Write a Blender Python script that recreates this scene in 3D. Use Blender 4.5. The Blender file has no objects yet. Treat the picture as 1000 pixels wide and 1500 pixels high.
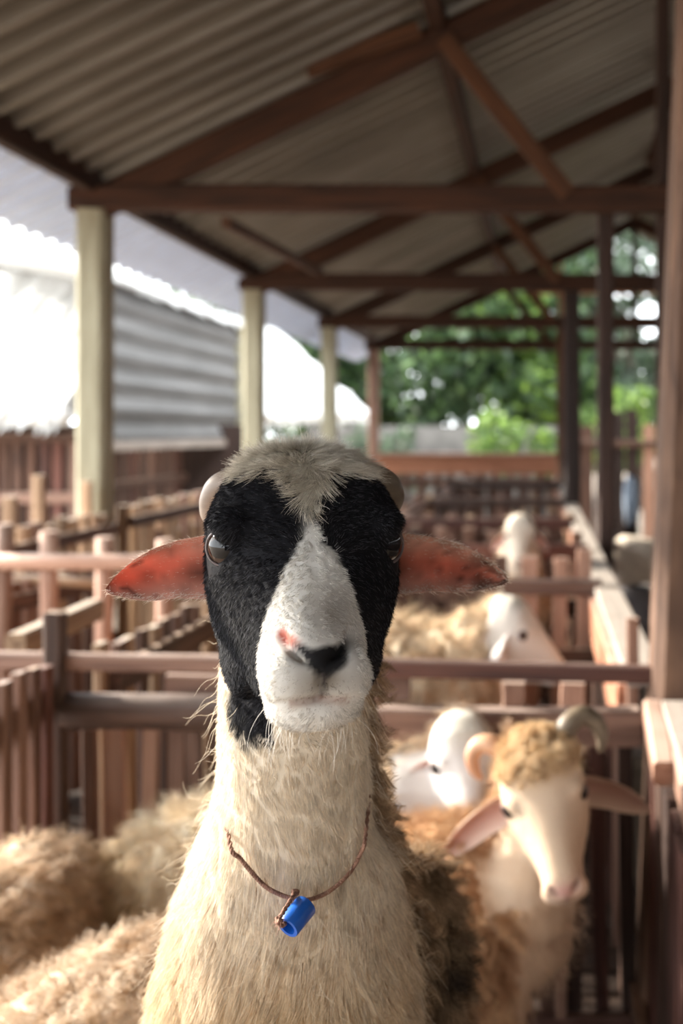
import bpy, bmesh, math, random
import numpy as np
from mathutils import Vector, Matrix, Euler

random.seed(7)
rng = np.random.default_rng(7)
scene = bpy.context.scene
C = scene.collection

# ------------------------------------------------------------------ camera
FPX, VPX, VPY, EYE = 1500.0, 790.0, 633.0, 1.5
cam_d = bpy.data.cameras.new('camera')
cam = bpy.data.objects.new('camera', cam_d); C.objects.link(cam)
cam.location = (0, 0, EYE); cam.rotation_euler = (math.pi / 2, 0, 0)
cam_d.sensor_fit = 'VERTICAL'; cam_d.sensor_height = 36; cam_d.sensor_width = 24; cam_d.lens = 36
cam_d.shift_x = (500 - VPX) / 1500; cam_d.shift_y = (VPY - 750) / 1500
cam_d.clip_start = 0.05; cam_d.clip_end = 300
cam_d.dof.use_dof = True; cam_d.dof.focus_distance = 0.81; cam_d.dof.aperture_fstop = 4.0
scene.camera = cam

# ------------------------------------------------------------------ world, sun, exposure
world = bpy.data.worlds.new('World'); scene.world = world; world.use_nodes = True
bg = world.node_tree.nodes['Background']
bg.inputs['Color'].default_value = (0.93, 0.97, 1.0, 1); bg.inputs['Strength'].default_value = 4.2
sun_d = bpy.data.lights.new('sun', 'SUN'); sun_d.energy = 9.0; sun_d.angle = math.radians(2.5)
sun_d.color = (1.0, 0.92, 0.80)
sun = bpy.data.objects.new('sun', sun_d); C.objects.link(sun)
SUN_EL, SUN_AZ = math.radians(24), math.radians(19)      # from the left, a little from behind the animals
sdir = Vector((-math.cos(SUN_EL) * math.cos(SUN_AZ), math.cos(SUN_EL) * math.sin(SUN_AZ), math.sin(SUN_EL)))
sun.rotation_euler = sdir.to_track_quat('Z', 'Y').to_euler()
vs = scene.view_settings
vs.view_transform = 'Standard'; vs.look = 'None'; vs.gamma = 1; vs.use_curve_mapping = False; vs.exposure = 0.7
scene.cycles.max_bounces = 8; scene.cycles.diffuse_bounces = 5; scene.cycles.transparent_max_bounces = 8

# ------------------------------------------------------------------ helpers
def P(px, py, Y):
    return Vector(((px - VPX) * Y / FPX, Y, EYE - (py - VPY) * Y / FPX))

def tag(o, label=None, cat=None, group=None, kind=None):
    if label: o['label'] = label
    if cat: o['category'] = cat
    if group: o['group'] = group
    if kind: o['kind'] = kind
    return o

def empty(name, loc, label=None, cat=None, group=None, kind=None):
    o = bpy.data.objects.new(name, None); C.objects.link(o); o.location = loc
    o.empty_display_size = 0.1
    return tag(o, label, cat, group, kind)

def link(name, data, parent=None, mat=None):
    o = bpy.data.objects.new(name, data); C.objects.link(o)
    if mat is not None:
        data.materials.clear(); data.materials.append(mat)
    if parent is not None: o.parent = parent
    return o

def wloc(o):
    v = Vector((0, 0, 0))
    while o is not None:
        v = v + o.location; o = o.parent
    return v

def mesh_from(verts, faces, name='m', smooth=False):
    me = bpy.data.meshes.new(name); me.from_pydata([tuple(v) for v in verts], [], faces); me.update()
    if smooth: me.polygons.foreach_set('use_smooth', [True] * len(me.polygons))
    return me

def mesh_obj(name, verts, faces, mat, parent=None, smooth=False):
    """world-space vertices; object origin at its parent's"""
    off = wloc(parent) if parent else Vector((0, 0, 0))
    return link(name, mesh_from([Vector(v) - off for v in verts], faces, name, smooth), parent, mat)

def vnoise(p, scale, seed=0):
    """smooth value noise, p (N,3) -> (N,) in 0..1"""
    q = p * scale + seed * 17.31
    i = np.floor(q).astype(np.int64); f = q - i; f = f * f * (3 - 2 * f)
    def h(ix, iy, iz):
        n = (ix * 73856093) ^ (iy * 19349663) ^ (iz * 83492791) ^ (seed * 2654435)
        n = (n ^ (n >> 13)) * 1274126177
        return ((n ^ (n >> 16)) & 0xffff) / 65535.0
    r = 0
    for dx in (0, 1):
        for dy in (0, 1):
            for dz in (0, 1):
                w = (f[:, 0] if dx else 1 - f[:, 0]) * (f[:, 1] if dy else 1 - f[:, 1]) * (f[:, 2] if dz else 1 - f[:, 2])
                r = r + w * h(i[:, 0] + dx, i[:, 1] + dy, i[:, 2] + dz)
    return r

def vnoise3(p, scale, seed=0):
    return np.stack([vnoise(p, scale, seed + k) for k in (0, 5, 9)], 1) * 2 - 1

def nrmz(a):
    return a / np.maximum(np.linalg.norm(a, axis=1, keepdims=True), 1e-9)

# ------------------------------------------------------------------ materials
def new_mat(name):
    m = bpy.data.materials.new(name); m.use_nodes = True
    nt = m.node_tree; b = nt.nodes['Principled BSDF']
    return m, nt, b

def wood(name, c_dark, c_light, grain=(38, 38, 2.2), rough=0.75, dust_sun=None, dust_sun_amt=0.6, bump=0.25):
    m, nt, b = new_mat(name); N = nt.nodes; L = nt.links
    tc = N.new('ShaderNodeTexCoord'); oi = N.new('ShaderNodeObjectInfo')
    mp = N.new('ShaderNodeMapping'); mp.inputs['Scale'].default_value = grain
    cmb = N.new('ShaderNodeVectorMath'); cmb.operation = 'ADD'
    mul = N.new('ShaderNodeMath'); mul.operation = 'MULTIPLY'; mul.inputs[1].default_value = 53
    L.new(oi.outputs['Random'], mul.inputs[0])
    L.new(tc.outputs['Object'], mp.inputs['Vector']); L.new(mp.outputs[0], cmb.inputs[0]); L.new(mul.outputs[0], cmb.inputs[1])
    n1 = N.new('ShaderNodeTexNoise'); n1.inputs['Scale'].default_value = 1.0; n1.inputs['Detail'].default_value = 5; n1.inputs['Distortion'].default_value = 0.6
    L.new(cmb.outputs[0], n1.inputs['Vector'])
    r = N.new('ShaderNodeValToRGB'); r.color_ramp.elements[0].position = 0.32; r.color_ramp.elements[1].position = 0.72
    r.color_ramp.elements[0].color = (*c_dark, 1); r.color_ramp.elements[1].color = (*c_light, 1)
    L.new(n1.outputs[0], r.inputs[0])
    hsv = N.new('ShaderNodeHueSaturation')
    mr = N.new('ShaderNodeMapRange'); mr.inputs['To Min'].default_value = 0.6; mr.inputs['To Max'].default_value = 1.35
    L.new(oi.outputs['Random'], mr.inputs[0]); L.new(mr.outputs[0], hsv.inputs['Value']); L.new(r.outputs[0], hsv.inputs['Color'])
    out = hsv.outputs[0]
    if dust_sun:  # pale upward faces: dust, and on slats sunlit brightness painted in
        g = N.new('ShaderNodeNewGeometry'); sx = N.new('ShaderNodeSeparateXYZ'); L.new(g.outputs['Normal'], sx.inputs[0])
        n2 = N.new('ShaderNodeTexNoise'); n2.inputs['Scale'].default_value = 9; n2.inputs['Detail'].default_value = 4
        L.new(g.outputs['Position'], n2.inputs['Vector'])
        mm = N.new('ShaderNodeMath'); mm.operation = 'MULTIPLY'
        mr2 = N.new('ShaderNodeMapRange'); mr2.inputs['From Min'].default_value = 0.35; mr2.inputs['From Max'].default_value = 0.9; mr2.inputs['To Max'].default_value = dust_sun_amt * 1.5
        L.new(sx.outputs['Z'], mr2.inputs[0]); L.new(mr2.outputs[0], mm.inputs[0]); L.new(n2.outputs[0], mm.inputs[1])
        mx = N.new('ShaderNodeMix'); mx.data_type = 'RGBA'; mx.inputs['B'].default_value = (*dust_sun, 1)
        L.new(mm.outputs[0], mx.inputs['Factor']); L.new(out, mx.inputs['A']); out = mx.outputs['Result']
    L.new(out, b.inputs['Base Color'])
    b.inputs['Roughness'].default_value = rough
    bp = N.new('ShaderNodeBump'); bp.inputs['Strength'].default_value = bump; bp.inputs['Distance'].default_value = 0.004
    L.new(n1.outputs[0], bp.inputs['Height']); L.new(bp.outputs[0], b.inputs['Normal'])
    return m

def noisy(name, c1, c2, scale=6, rough=0.8, stretch=(1, 1, 1), bump=0.0, metallic=0.0, coords='Object', spec=None):
    m, nt, b = new_mat(name); N = nt.nodes; L = nt.links
    tc = N.new('ShaderNodeTexCoord'); mp = N.new('ShaderNodeMapping'); mp.inputs['Scale'].default_value = stretch
    L.new(tc.outputs[coords], mp.inputs['Vector'])
    n = N.new('ShaderNodeTexNoise'); n.inputs['Scale'].default_value = scale; n.inputs['Detail'].default_value = 6
    L.new(mp.outputs[0], n.inputs['Vector'])
    r = N.new('ShaderNodeValToRGB'); r.color_ramp.elements[0].position = 0.3; r.color_ramp.elements[1].position = 0.7
    r.color_ramp.elements[0].color = (*c1, 1); r.color_ramp.elements[1].color = (*c2, 1)
    L.new(n.outputs[0], r.inputs[0]); L.new(r.outputs[0], b.inputs['Base Color'])
    b.inputs['Roughness'].default_value = rough; b.inputs['Metallic'].default_value = metallic
    if spec is not None: b.inputs['Specular IOR Level'].default_value = spec
    if bump:
        bp = N.new('ShaderNodeBump'); bp.inputs['Strength'].default_value = bump; bp.inputs['Distance'].default_value = 0.01
        L.new(n.outputs[0], bp.inputs['Height']); L.new(bp.outputs[0], b.inputs['Normal'])
    return m

def attr_mat(name, rough=0.7, trans=0.0, spec=0.3, sheen=0.0, tint=None):
    """colour from the 'col' attribute (coat pigment), optionally translucent"""
    m, nt, b = new_mat(name); N = nt.nodes; L = nt.links
    a = N.new('ShaderNodeAttribute'); a.attribute_name = 'col'
    L.new(a.outputs['Color'], b.inputs['Base Color'])
    b.inputs['Roughness'].default_value = rough; b.inputs['Specular IOR Level'].default_value = spec
    if sheen: b.inputs['Sheen Weight'].default_value = sheen
    if trans:
        t = N.new('ShaderNodeBsdfTranslucent'); mx = N.new('ShaderNodeMixShader'); mx.inputs[0].default_value = trans
        if tint == 'red':      # light passing through the thin ear is filtered by blood
            vm = N.new('ShaderNodeVectorMath'); vm.operation = 'MULTIPLY'; vm.inputs[1].default_value = (1.25, .42, .26)
            L.new(a.outputs['Color'], vm.inputs[0]); L.new(vm.outputs[0], t.inputs['Color'])
        else: L.new(a.outputs['Color'], t.inputs['Color'])
        o = N['Material Output']
        L.new(b.outputs[0], mx.inputs[1]); L.new(t.outputs[0], mx.inputs[2]); L.new(mx.outputs[0], o.inputs[0])
    return m

M_slat = wood('slat wood', (0.034, 0.014, 0.0085), (0.165, 0.082, 0.052), dust_sun=(0.55, 0.40, 0.30), dust_sun_amt=0.9)
M_slatpale = wood('pale slat wood', (0.22, 0.125, 0.07), (0.50, 0.34, 0.21), dust_sun=(0.62, 0.52, 0.42), dust_sun_amt=0.9)
M_rail = wood('rail wood', (0.105, 0.052, 0.036), (0.29, 0.168, 0.12), dust_sun=(0.52, 0.40, 0.34), dust_sun_amt=0.8)
M_redrail = wood('red rail wood', (0.05, 0.016, 0.011), (0.15, 0.058, 0.04), dust_sun=(0.45, 0.32, 0.27), dust_sun_amt=0.45)
M_grey = wood('weathered plank', (0.20, 0.16, 0.135), (0.40, 0.33, 0.28), dust_sun=(0.5, 0.45, 0.4), dust_sun_amt=0.7)
M_log = wood('dark log', (0.03, 0.016, 0.011), (0.11, 0.06, 0.042), dust_sun=(0.42, 0.34, 0.3), dust_sun_amt=0.55)
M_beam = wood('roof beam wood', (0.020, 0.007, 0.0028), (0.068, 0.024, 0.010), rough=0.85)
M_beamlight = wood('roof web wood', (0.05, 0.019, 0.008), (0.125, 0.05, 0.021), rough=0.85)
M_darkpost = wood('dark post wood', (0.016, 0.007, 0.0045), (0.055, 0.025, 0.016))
M_orange = wood('orange plank', (0.26, 0.10, 0.05), (0.47, 0.22, 0.13), dust_sun=(0.62, 0.42, 0.34), dust_sun_amt=0.8)
M_brownpost = wood('rough brown post', (0.10, 0.05, 0.03), (0.28, 0.155, 0.095), grain=(26, 26, 5), bump=0.6)
M_pole = wood('round pole', (0.26, 0.13, 0.085), (0.46, 0.27, 0.19), dust_sun=(0.62, 0.48, 0.4), dust_sun_amt=0.8)
M_concrete = noisy('olive concrete', (0.25, 0.225, 0.15), (0.38, 0.355, 0.255), scale=5, stretch=(6, 6, 0.7), rough=0.9)
M_concside = M_concrete
M_roof = noisy('roof sheet', (0.19, 0.168, 0.142), (0.295, 0.268, 0.235), scale=2.2, stretch=(0.5, 3, 0.5), rough=0.42, metallic=.5)
def sheet_translucent(name, c):
    m, nt, b = new_mat(name); N = nt.nodes; L = nt.links
    n = N.new('ShaderNodeTexNoise'); n.inputs['Scale'].default_value = 3; r = N.new('ShaderNodeValToRGB')
    r.color_ramp.elements[0].color = (*[k * .85 for k in c], 1); r.color_ramp.elements[1].color = (*c, 1); L.new(n.outputs[0], r.inputs[0])
    L.new(r.outputs[0], b.inputs['Base Color']); b.inputs['Roughness'].default_value = .5
    t = N.new('ShaderNodeBsdfTranslucent'); L.new(r.outputs[0], t.inputs['Color']); mx = N.new('ShaderNodeMixShader'); mx.inputs[0].default_value = .22
    L.new(b.outputs[0], mx.inputs[1]); L.new(t.outputs[0], mx.inputs[2]); L.new(mx.outputs[0], N['Material Output'].inputs[0])
    return m
M_over = sheet_translucent('pale eave sheet', (.60, .65, .74))
M_panel = noisy('grey sheet metal', (0.10, 0.098, 0.096), (0.165, 0.16, 0.158), scale=1.6, stretch=(1, 0.4, 4), rough=0.75, spec=.2)
M_thatch = noisy('bleached thatch', (0.50, 0.50, 0.49), (0.70, 0.70, 0.69), scale=7, stretch=(6, 6, 1.0), rough=0.95, bump=0.5)
M_thatchedge = noisy('thatch underside', (0.12, 0.09, 0.06), (0.30, 0.24, 0.17), scale=9, rough=0.95)
M_earth = noisy('earth', (0.20, 0.155, 0.115), (0.31, 0.25, 0.19), scale=3, rough=0.95, bump=0.3)
M_floor = wood('floor boards', (0.02, 0.012, 0.008), (0.07, 0.042, 0.028))
M_wallgrey = noisy('grey plaster wall', (0.09, 0.085, 0.08), (0.17, 0.16, 0.15), scale=3, rough=0.9)
M_fur = attr_mat('fur strands', rough=0.55, trans=0.25, spec=0.25)
M_skin = attr_mat('coat under fur', rough=0.8, spec=0.15)
M_ear = attr_mat('ear skin', rough=0.6, trans=0.32, spec=0.25, tint='red')
M_ear2 = attr_mat('pale ear skin', rough=0.6, trans=0.2, spec=0.2)
M_horn = noisy('horn', (0.20, 0.155, 0.125), (0.34, 0.27, 0.22), scale=14, stretch=(1, 1, 4), rough=0.45)
M_horndark = noisy('dark horn', (0.10, 0.075, 0.05), (0.22, 0.165, 0.11), scale=14, stretch=(1, 1, 4), rough=0.5)
M_horntan = noisy('tan horn', (0.42, 0.20, 0.11), (0.62, 0.36, 0.22), scale=14, rough=0.5)
M_hoof = noisy('hoof', (0.05, 0.04, 0.035), (0.11, 0.09, 0.08), scale=10, rough=0.5)

# ------------------------------------------------------------------ bars
_bar_cache = {}
def bar_mesh(w, d, l, mat, key=None, round_=False, jit=0.0):
    if key is not None and key in _bar_cache: return _bar_cache[key]
    if round_:
        n = 10; zs = [0, l * .33, l * .66, l]; vv = []; ff = []
        for k, z in enumerate(zs):
            s = 1 + random.uniform(-.05, .05); ox, oy = random.uniform(-jit, jit), random.uniform(-jit, jit)
            for i in range(n):
                a = 2 * math.pi * i / n
                vv.append((math.cos(a) * w / 2 * s + ox, math.sin(a) * d / 2 * s + oy, z))
        for k in range(3):
            for i in range(n):
                j = (i + 1) % n
                ff.append((k * n + i, k * n + j, (k + 1) * n + j, (k + 1) * n + i))
        ff.append(tuple(range(n - 1, -1, -1))); ff.append(tuple(range(3 * n, 4 * n)))
        me = mesh_from(vv, ff, 'pole', False)
        me.polygons.foreach_set('use_smooth', [len(p.vertices) == 4 for p in me.polygons])
    else:
        c = min(w, d) * 0.14; hw, hd = w / 2, d / 2
        prof = [(-hw + c, -hd), (hw - c, -hd), (hw, -hd + c), (hw, hd - c), (hw - c, hd), (-hw + c, hd), (-hw, hd - c), (-hw, -hd + c)]
        zs = [0, l * .5, l]; vv = []; ff = []
        for z in zs:
            ox, oy = random.uniform(-jit, jit), random.uniform(-jit, jit)
            sx = 1 + random.uniform(-.06, .06) * (1 if jit else 0)
            for x, y in prof: vv.append((x * sx + ox, y + oy, z + (random.uniform(-jit, jit) if z == l else 0)))
        for k in range(2):
            for i in range(8):
                j = (i + 1) % 8
                ff.append((k * 8 + i, k * 8 + j, (k + 1) * 8 + j, (k + 1) * 8 + i))
        ff.append(tuple(range(7, -1, -1))); ff.append(tuple(range(16, 24)))
        me = mesh_from(vv, ff, 'bar')
    me.materials.append(mat)
    if key is not None: _bar_cache[key] = me
    return me

def bar(name, a, b, w, d, mat, parent=None, side=None, round_=False, jit=0.002, key=None):
    """bar from a to b; w = size along 'side' axis, d = size across"""
    a, b = Vector(a), Vector(b); z = (b - a); l = z.length; z.normalize()
    s = Vector(side) if side is not None else (Vector((1, 0, 0)) if abs(z.x) < 0.9 else Vector((0, 1, 0)))
    x = (s - z * s.dot(z)).normalized(); y = z.cross(x)
    me = bar_mesh(w, d, l, mat, key, round_, jit)
    o = bpy.data.objects.new(name, me); C.objects.link(o)
    R = Matrix((x, y, z)).transposed()
    off = wloc(parent) if parent else Vector((0, 0, 0))
    o.rotation_euler = R.to_euler(); o.location = a - off
    if parent: o.parent = parent
    return o

def slat_fence(label, p0, p1, z0, z1, pitch, w, th, mats, rails, top_jit=0.02, tilt=0.02, group=None, posts=(), skip=(), name='slat_fence', z1b=None, over=0.0, shade_from=2.0):
    """p0,p1: (x,y) of the base line; rails: (z, height, thick, side offset, material[, t0, t1])"""
    p0 = Vector((p0[0], p0[1], 0)); p1 = Vector((p1[0], p1[1], 0)); d = (p1 - p0); l = d.length; d.normalize()
    nrm = Vector((-d.y, d.x, 0))
    f = empty(name, (p0.x, p0.y, z0), label, 'fence', group)
    n = max(1, int(l / pitch)); uid = label[:40]
    z1b = z1 if z1b is None else z1b
    for i in range(n + 1):
        if i in skip: continue
        t = min(1, i * pitch / l); c = p0 + d * (l * t)
        zt = z1 + (z1b - z1) * t + random.uniform(-top_jit, top_jit)
        m = random.choices(mats, k=1)[0]
        if t > shade_from: m = random.choice((M_darkpost, M_redrail, M_slat))  # darker woods past this point paint in the shade
        a = c + Vector((0, 0, z0)) + d * random.uniform(-.004, .004); b = c + Vector((0, 0, zt)) + d * random.uniform(-tilt, tilt)
        bar('slat', a, b, w * random.uniform(.82, 1.12), th, m, f, side=d)
    for r in rails:
        z, h, tk, so, m = r[:5]; t0, t1 = (r[5], r[6]) if len(r) > 5 else (0, 1)
        z_a, z_b = (z if isinstance(z, tuple) else (z, z))
        bar('rail', p0 + d * (l * t0 - over) + nrm * so + Vector((0, 0, z_a)), p0 + d * (l * t1 + over) + nrm * so + Vector((0, 0, z_b)), tk, h, m, f, side=nrm, jit=0.004)
    for t, pz, pw, m in posts:
        c = p0 + d * (l * t)
        bar('post', c + Vector((0, 0, z0)), c + Vector((random.uniform(-.01, .01), 0, pz)), pw, pw, m, f, side=d, jit=0.003)
    return f

# ================================================================== SETTING
FY = [5.32, 8.32, 11.32, 14.32]                 # truss frames along the shed
def roofz(x): return 3.833 + 0.48 * x
RIDGE_X, EAVE_X = 1.34, -2.80

# ground and pen floor
g = mesh_obj('ground', [(-60, -30, -0.45), (60, -30, -0.45), (60, 120, -0.45), (-60, 120, -0.45)], [(0, 1, 2, 3)], M_earth); tag(g, kind='structure')
fl = empty('floor', (-0.4, 1.0, 0)); tag(fl, kind='structure')
for i in range(22):
    y = 0.72 + i * 0.115
    bar('plank', (-2.3, y, -0.02), (0.32, y, -0.02), 0.1, 0.04, M_floor, fl, side=(0, 1, 0), key='floorplank%d' % (i % 4))
bar('joist', (-2.2, 0.6, -0.08), (-2.2, 14.3, -0.08), 0.08, 0.08, M_floor, fl); bar('joist', (0.2, 0.6, -0.08), (0.2, 14.3, -0.08), 0.08, 0.08, M_floor, fl)
for i in range(14):
    y = 3.5 + i * 0.8
    bar('plank', (-2.3, y, -0.02), (0.32, y, -0.02), 0.76, 0.04, M_floor, fl, side=(0, 1, 0), key='floorplankwide%d' % (i % 3))

# roof of corrugated sheets (parts of the roof)
def corr_sheet(n_ribs, pitch, amp, x0, x1, thick=0.006):
    prof = []
    for i in range(n_ribs):
        b = i * pitch
        prof += [(b, 0), (b + pitch * .26, 0), (b + pitch * .34, amp), (b + pitch * .92, amp)]
    prof.append((n_ribs * pitch, 0))
    vv, ff = [], []
    for s in (0, thick):
        for (x, z) in (x0, x1):
            for (y, h) in prof: vv.append((x, y, z + h + s))
    n = len(prof)
    for s in range(2):
        for i in range(n - 1):
            q = (s * 2 * n + i, s * 2 * n + i + 1, s * 2 * n + n + i + 1, s * 2 * n + n + i)
            ff.append(q if s else q[::-1])
    return vv, ff
roofL = empty('roof_left', (EAVE_X, 0, roofz(EAVE_X))); tag(roofL, kind='structure')
roofR = empty('roof_right', (RIDGE_X, 0, roofz(RIDGE_X))); tag(roofR, kind='structure')
RP = 0.18
OV = 0.43
vv, ff = corr_sheet(5, RP, 0.030, (0, 0), (OV, OV * .48)); me_over = mesh_from(vv, ff, 'eave_sheet'); me_over.materials.append(M_over)
roofO = empty('roof_overhang', (EAVE_X, 0, roofz(EAVE_X))); tag(roofO, kind='structure')
vv, ff = corr_sheet(5, RP, 0.068, (OV - .06, (OV - .06) * .48), (RIDGE_X - EAVE_X + .02, (RIDGE_X - EAVE_X + .02) * .48))
me_sheetL = mesh_from(vv, ff, 'roof_sheet'); me_sheetL.materials.append(M_roof)
vv, ff = corr_sheet(5, RP, 0.068, (-.02, .0096), (RIDGE_X - EAVE_X, -(RIDGE_X - EAVE_X) * .48))
me_sheetR = mesh_from(vv, ff, 'roof_sheet'); me_sheetR.materials.append(M_roof)
y = -9.55; k = 0
while y < 15.0:
    for me, par in ((me_sheetL, roofL), (me_sheetR, roofR)):
        o = bpy.data.objects.new('roof_sheet', me); C.objects.link(o); o.parent = par
        o.location = (0, y, 0.11 + (0.006 if k % 2 else 0))
    o = bpy.data.objects.new('eave_sheet', me_over); C.objects.link(o); o.parent = roofO; o.location = (0, y, .085)
    y += RP * 5 - 0.0; k += 1

# unseen board screens added on the right and behind to cut light there
wr = empty('added_blocker_right', (5.2, 3, 0)); tag(wr, kind='structure')
for i in range(50): bar('board', (5.2, -9.4 + i * .49, -.45), (5.2, -9.4 + i * .49, 2.5), .03, .47, M_slat, wr, side=(1, 0, 0), key='wrb%d' % (i % 4))
wlf = empty('added_blocker_left', (-2.42, -4.6, 0)); tag(wlf, kind='structure')  # unseen boards added on the left to block front-left sky light
for i in range(7): bar('board', (-2.42, -9.3 + i * .48, -.45), (-2.42, -9.3 + i * .48, 2.62), .03, .46, M_slat, wlf, side=(1, 0, 0), key='wlb%d' % (i % 4))
wb = empty('added_blocker_back', (1.3, -9.5, 0)); tag(wb, kind='structure')
for i in range(17): bar('board', (-2.3 + i * .46, -9.5, -.45), (-2.3 + i * .46, -9.5, 2.6), .44, .03, M_slat, wb, key='wbb%d' % (i % 4))
# trusses
def truss(i, Y, label):
    t = empty('roof_truss', (-2.34, Y, 2.72), label, 'truss', 'timber trusses along the shed')
    tb = 2.727
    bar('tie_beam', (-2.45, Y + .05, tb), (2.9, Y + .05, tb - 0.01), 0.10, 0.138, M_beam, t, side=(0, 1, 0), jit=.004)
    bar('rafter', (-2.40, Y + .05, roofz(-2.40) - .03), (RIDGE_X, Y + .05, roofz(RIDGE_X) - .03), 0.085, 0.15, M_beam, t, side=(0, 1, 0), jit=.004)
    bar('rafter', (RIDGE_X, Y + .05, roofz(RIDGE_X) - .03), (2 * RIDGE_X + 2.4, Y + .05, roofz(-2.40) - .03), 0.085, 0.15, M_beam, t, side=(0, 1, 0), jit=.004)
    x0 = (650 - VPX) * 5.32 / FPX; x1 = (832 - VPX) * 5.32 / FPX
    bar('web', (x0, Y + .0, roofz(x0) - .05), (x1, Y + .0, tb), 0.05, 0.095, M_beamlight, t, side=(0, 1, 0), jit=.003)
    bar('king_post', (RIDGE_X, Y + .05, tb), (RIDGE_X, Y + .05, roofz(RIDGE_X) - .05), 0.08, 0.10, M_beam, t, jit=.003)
    if i == 3:
        bar('collar', (-.2, Y + .05, 3.5), (2.9, Y + .05, 3.5), 0.06, 0.13, M_orange, t, side=(0, 1, 0))
        bar('gable_post', (0.86, Y + .05, tb), (0.86, Y + .05, 4.1), 0.07, 0.09, M_orange, t)
        for xx in (0.3, 1.8):
            bar('gable_post', (xx, Y + .05, tb), (xx, Y + .05, roofz(xx) if xx < RIDGE_X else roofz(2 * RIDGE_X - xx)), 0.06, 0.07, M_orange, t)
    if i == 0:
        bar('block', (-1.2, Y - .04, roofz(-.72) - .12), (-.62, Y - .04, roofz(-.5) - .02), 0.04, 0.09, M_beamlight, t, side=(0, 1, 0))
    return t
TL = ['nearest roof truss with thick red brown tie beam across the shed', 'second roof truss from the front, behind the nearest tie beam',
      'third roof truss from the front with thin dark tie beam', 'farthest roof truss at the open gable with orange brown boards']
for i, Y in enumerate(FY): truss(i, Y, TL[i])

# purlins running along the shed
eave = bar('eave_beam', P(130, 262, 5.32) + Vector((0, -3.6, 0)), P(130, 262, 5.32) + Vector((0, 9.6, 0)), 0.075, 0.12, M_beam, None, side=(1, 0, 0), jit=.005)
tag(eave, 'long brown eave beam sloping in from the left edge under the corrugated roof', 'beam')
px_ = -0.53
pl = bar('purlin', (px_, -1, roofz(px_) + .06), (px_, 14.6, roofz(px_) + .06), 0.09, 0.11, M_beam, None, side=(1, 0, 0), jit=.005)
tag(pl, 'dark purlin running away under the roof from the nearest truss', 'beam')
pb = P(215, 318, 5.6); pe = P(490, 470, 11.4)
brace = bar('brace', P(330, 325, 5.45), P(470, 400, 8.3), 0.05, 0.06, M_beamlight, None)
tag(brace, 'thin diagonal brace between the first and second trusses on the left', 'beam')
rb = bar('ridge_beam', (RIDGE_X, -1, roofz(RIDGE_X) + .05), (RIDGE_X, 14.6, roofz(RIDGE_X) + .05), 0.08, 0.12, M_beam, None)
tag(rb, 'ridge beam at the peak of the shed roof', 'beam')

# pale posts on the left, timber posts along the aisle
PL = ['nearest pale olive concrete post under the end of the first tie beam', 'second pale olive post, beside the right end of the grey metal wall',
      'third pale post from the front on the left side', 'farthest post on the left, brownish, before the green trees']
for i, Y in enumerate(FY):
    m = M_concrete if i < 3 else M_pole
    w = 0.158 if i < 3 else 0.14
    o = bar('post', (-2.335 + random.uniform(-.005, .005) - (.02 if i == 0 else 0), Y + .07, -.45), (-2.335, Y + .07, 2.66), w, w, m, None, jit=.003)
    tag(o, PL[i], 'post', 'left posts of the shed')
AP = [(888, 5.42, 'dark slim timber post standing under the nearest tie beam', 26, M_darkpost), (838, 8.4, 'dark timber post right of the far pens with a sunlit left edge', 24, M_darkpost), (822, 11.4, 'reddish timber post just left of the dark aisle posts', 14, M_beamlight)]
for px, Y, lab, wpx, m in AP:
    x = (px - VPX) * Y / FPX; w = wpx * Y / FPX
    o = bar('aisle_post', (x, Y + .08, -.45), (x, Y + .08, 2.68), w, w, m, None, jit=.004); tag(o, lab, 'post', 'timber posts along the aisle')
x = (974 - VPX) * 5.42 / FPX
o = bar('aisle_post', (x, 5.5, -.45), (x, 5.5, 3.9), 0.07, 0.07, M_darkpost, None, jit=.004); tag(o, 'thin dark upright seen just left of the big brown post', 'post', 'timber posts along the aisle')
a = P(950, 240, 8.2); b = P(992, 110, 8.2)
o = bar('brace', a, b, .11, .07, M_beam, None, side=(0, 1, 0)); tag(o, 'short slanting brace beside the top of the big brown post', 'beam')
# big brown post at the right edge
o = bar('aisle_post', (0.297, 2.48, -.45), (0.474, 2.48, 3.95), 0.17, 0.16, M_brownpost, None, jit=.006)
tag(o, 'big rough brown post at the right edge with a pale lit side', 'post', 'timber posts along the aisle')

# ================================================================== PEN FENCES
R2 = (M_slat, M_slat, M_slat, M_rail, M_redrail)
Rp = (M_slat, M_rail, M_slatpale)
Ro = (M_slatpale, M_slatpale, M_rail)
TOPZ = 0.924
# cross fence behind the nearest pen
YB = 2.52
f = slat_fence('slatted cross fence behind the foreground sheep with dark log and red rail', (-1.10, YB), (0.26, YB), 0.03, .80, 0.066, 0.043, 0.022,
               [M_slat, M_slat, M_pole, M_rail, M_redrail, M_slatpale], [(0.06, 0.05, 0.035, -.03, M_redrail)], top_jit=.015, shade_from=.5)  # pale woods stand in for sun dapples, dark right half for shade
bar('rail', P(-20, 966, YB - .05), P(330, 972, YB - .05), 0.035, 0.04, M_rail, f, side=(0, 1, 0))
bar('rail', P(300, 972, YB - .045), P(968, 987, YB - .045), 0.035, 0.042, M_redrail, f, side=(0, 1, 0))
bar('log', P(98, 1040, YB - .06), P(420, 1046, YB - .06), 0.085, 0.088, M_log, f, round_=True, jit=.004)
bar('plank', P(535, 1064, YB - .04), P(940, 1066, YB - .04), 0.03, 0.085, M_rail, f, side=(0, 1, 0), jit=.004)
bar('ledge', P(560, 1040, YB - .03), P(935, 1042, YB - .03), 0.05, 0.014, M_rail, f, side=(0, 1, 0))
bar('board', P(244, 1010, YB - .02), P(345, 1011, YB - .02), 0.025, 0.072, M_rail, f, side=(0, 1, 0))
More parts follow.
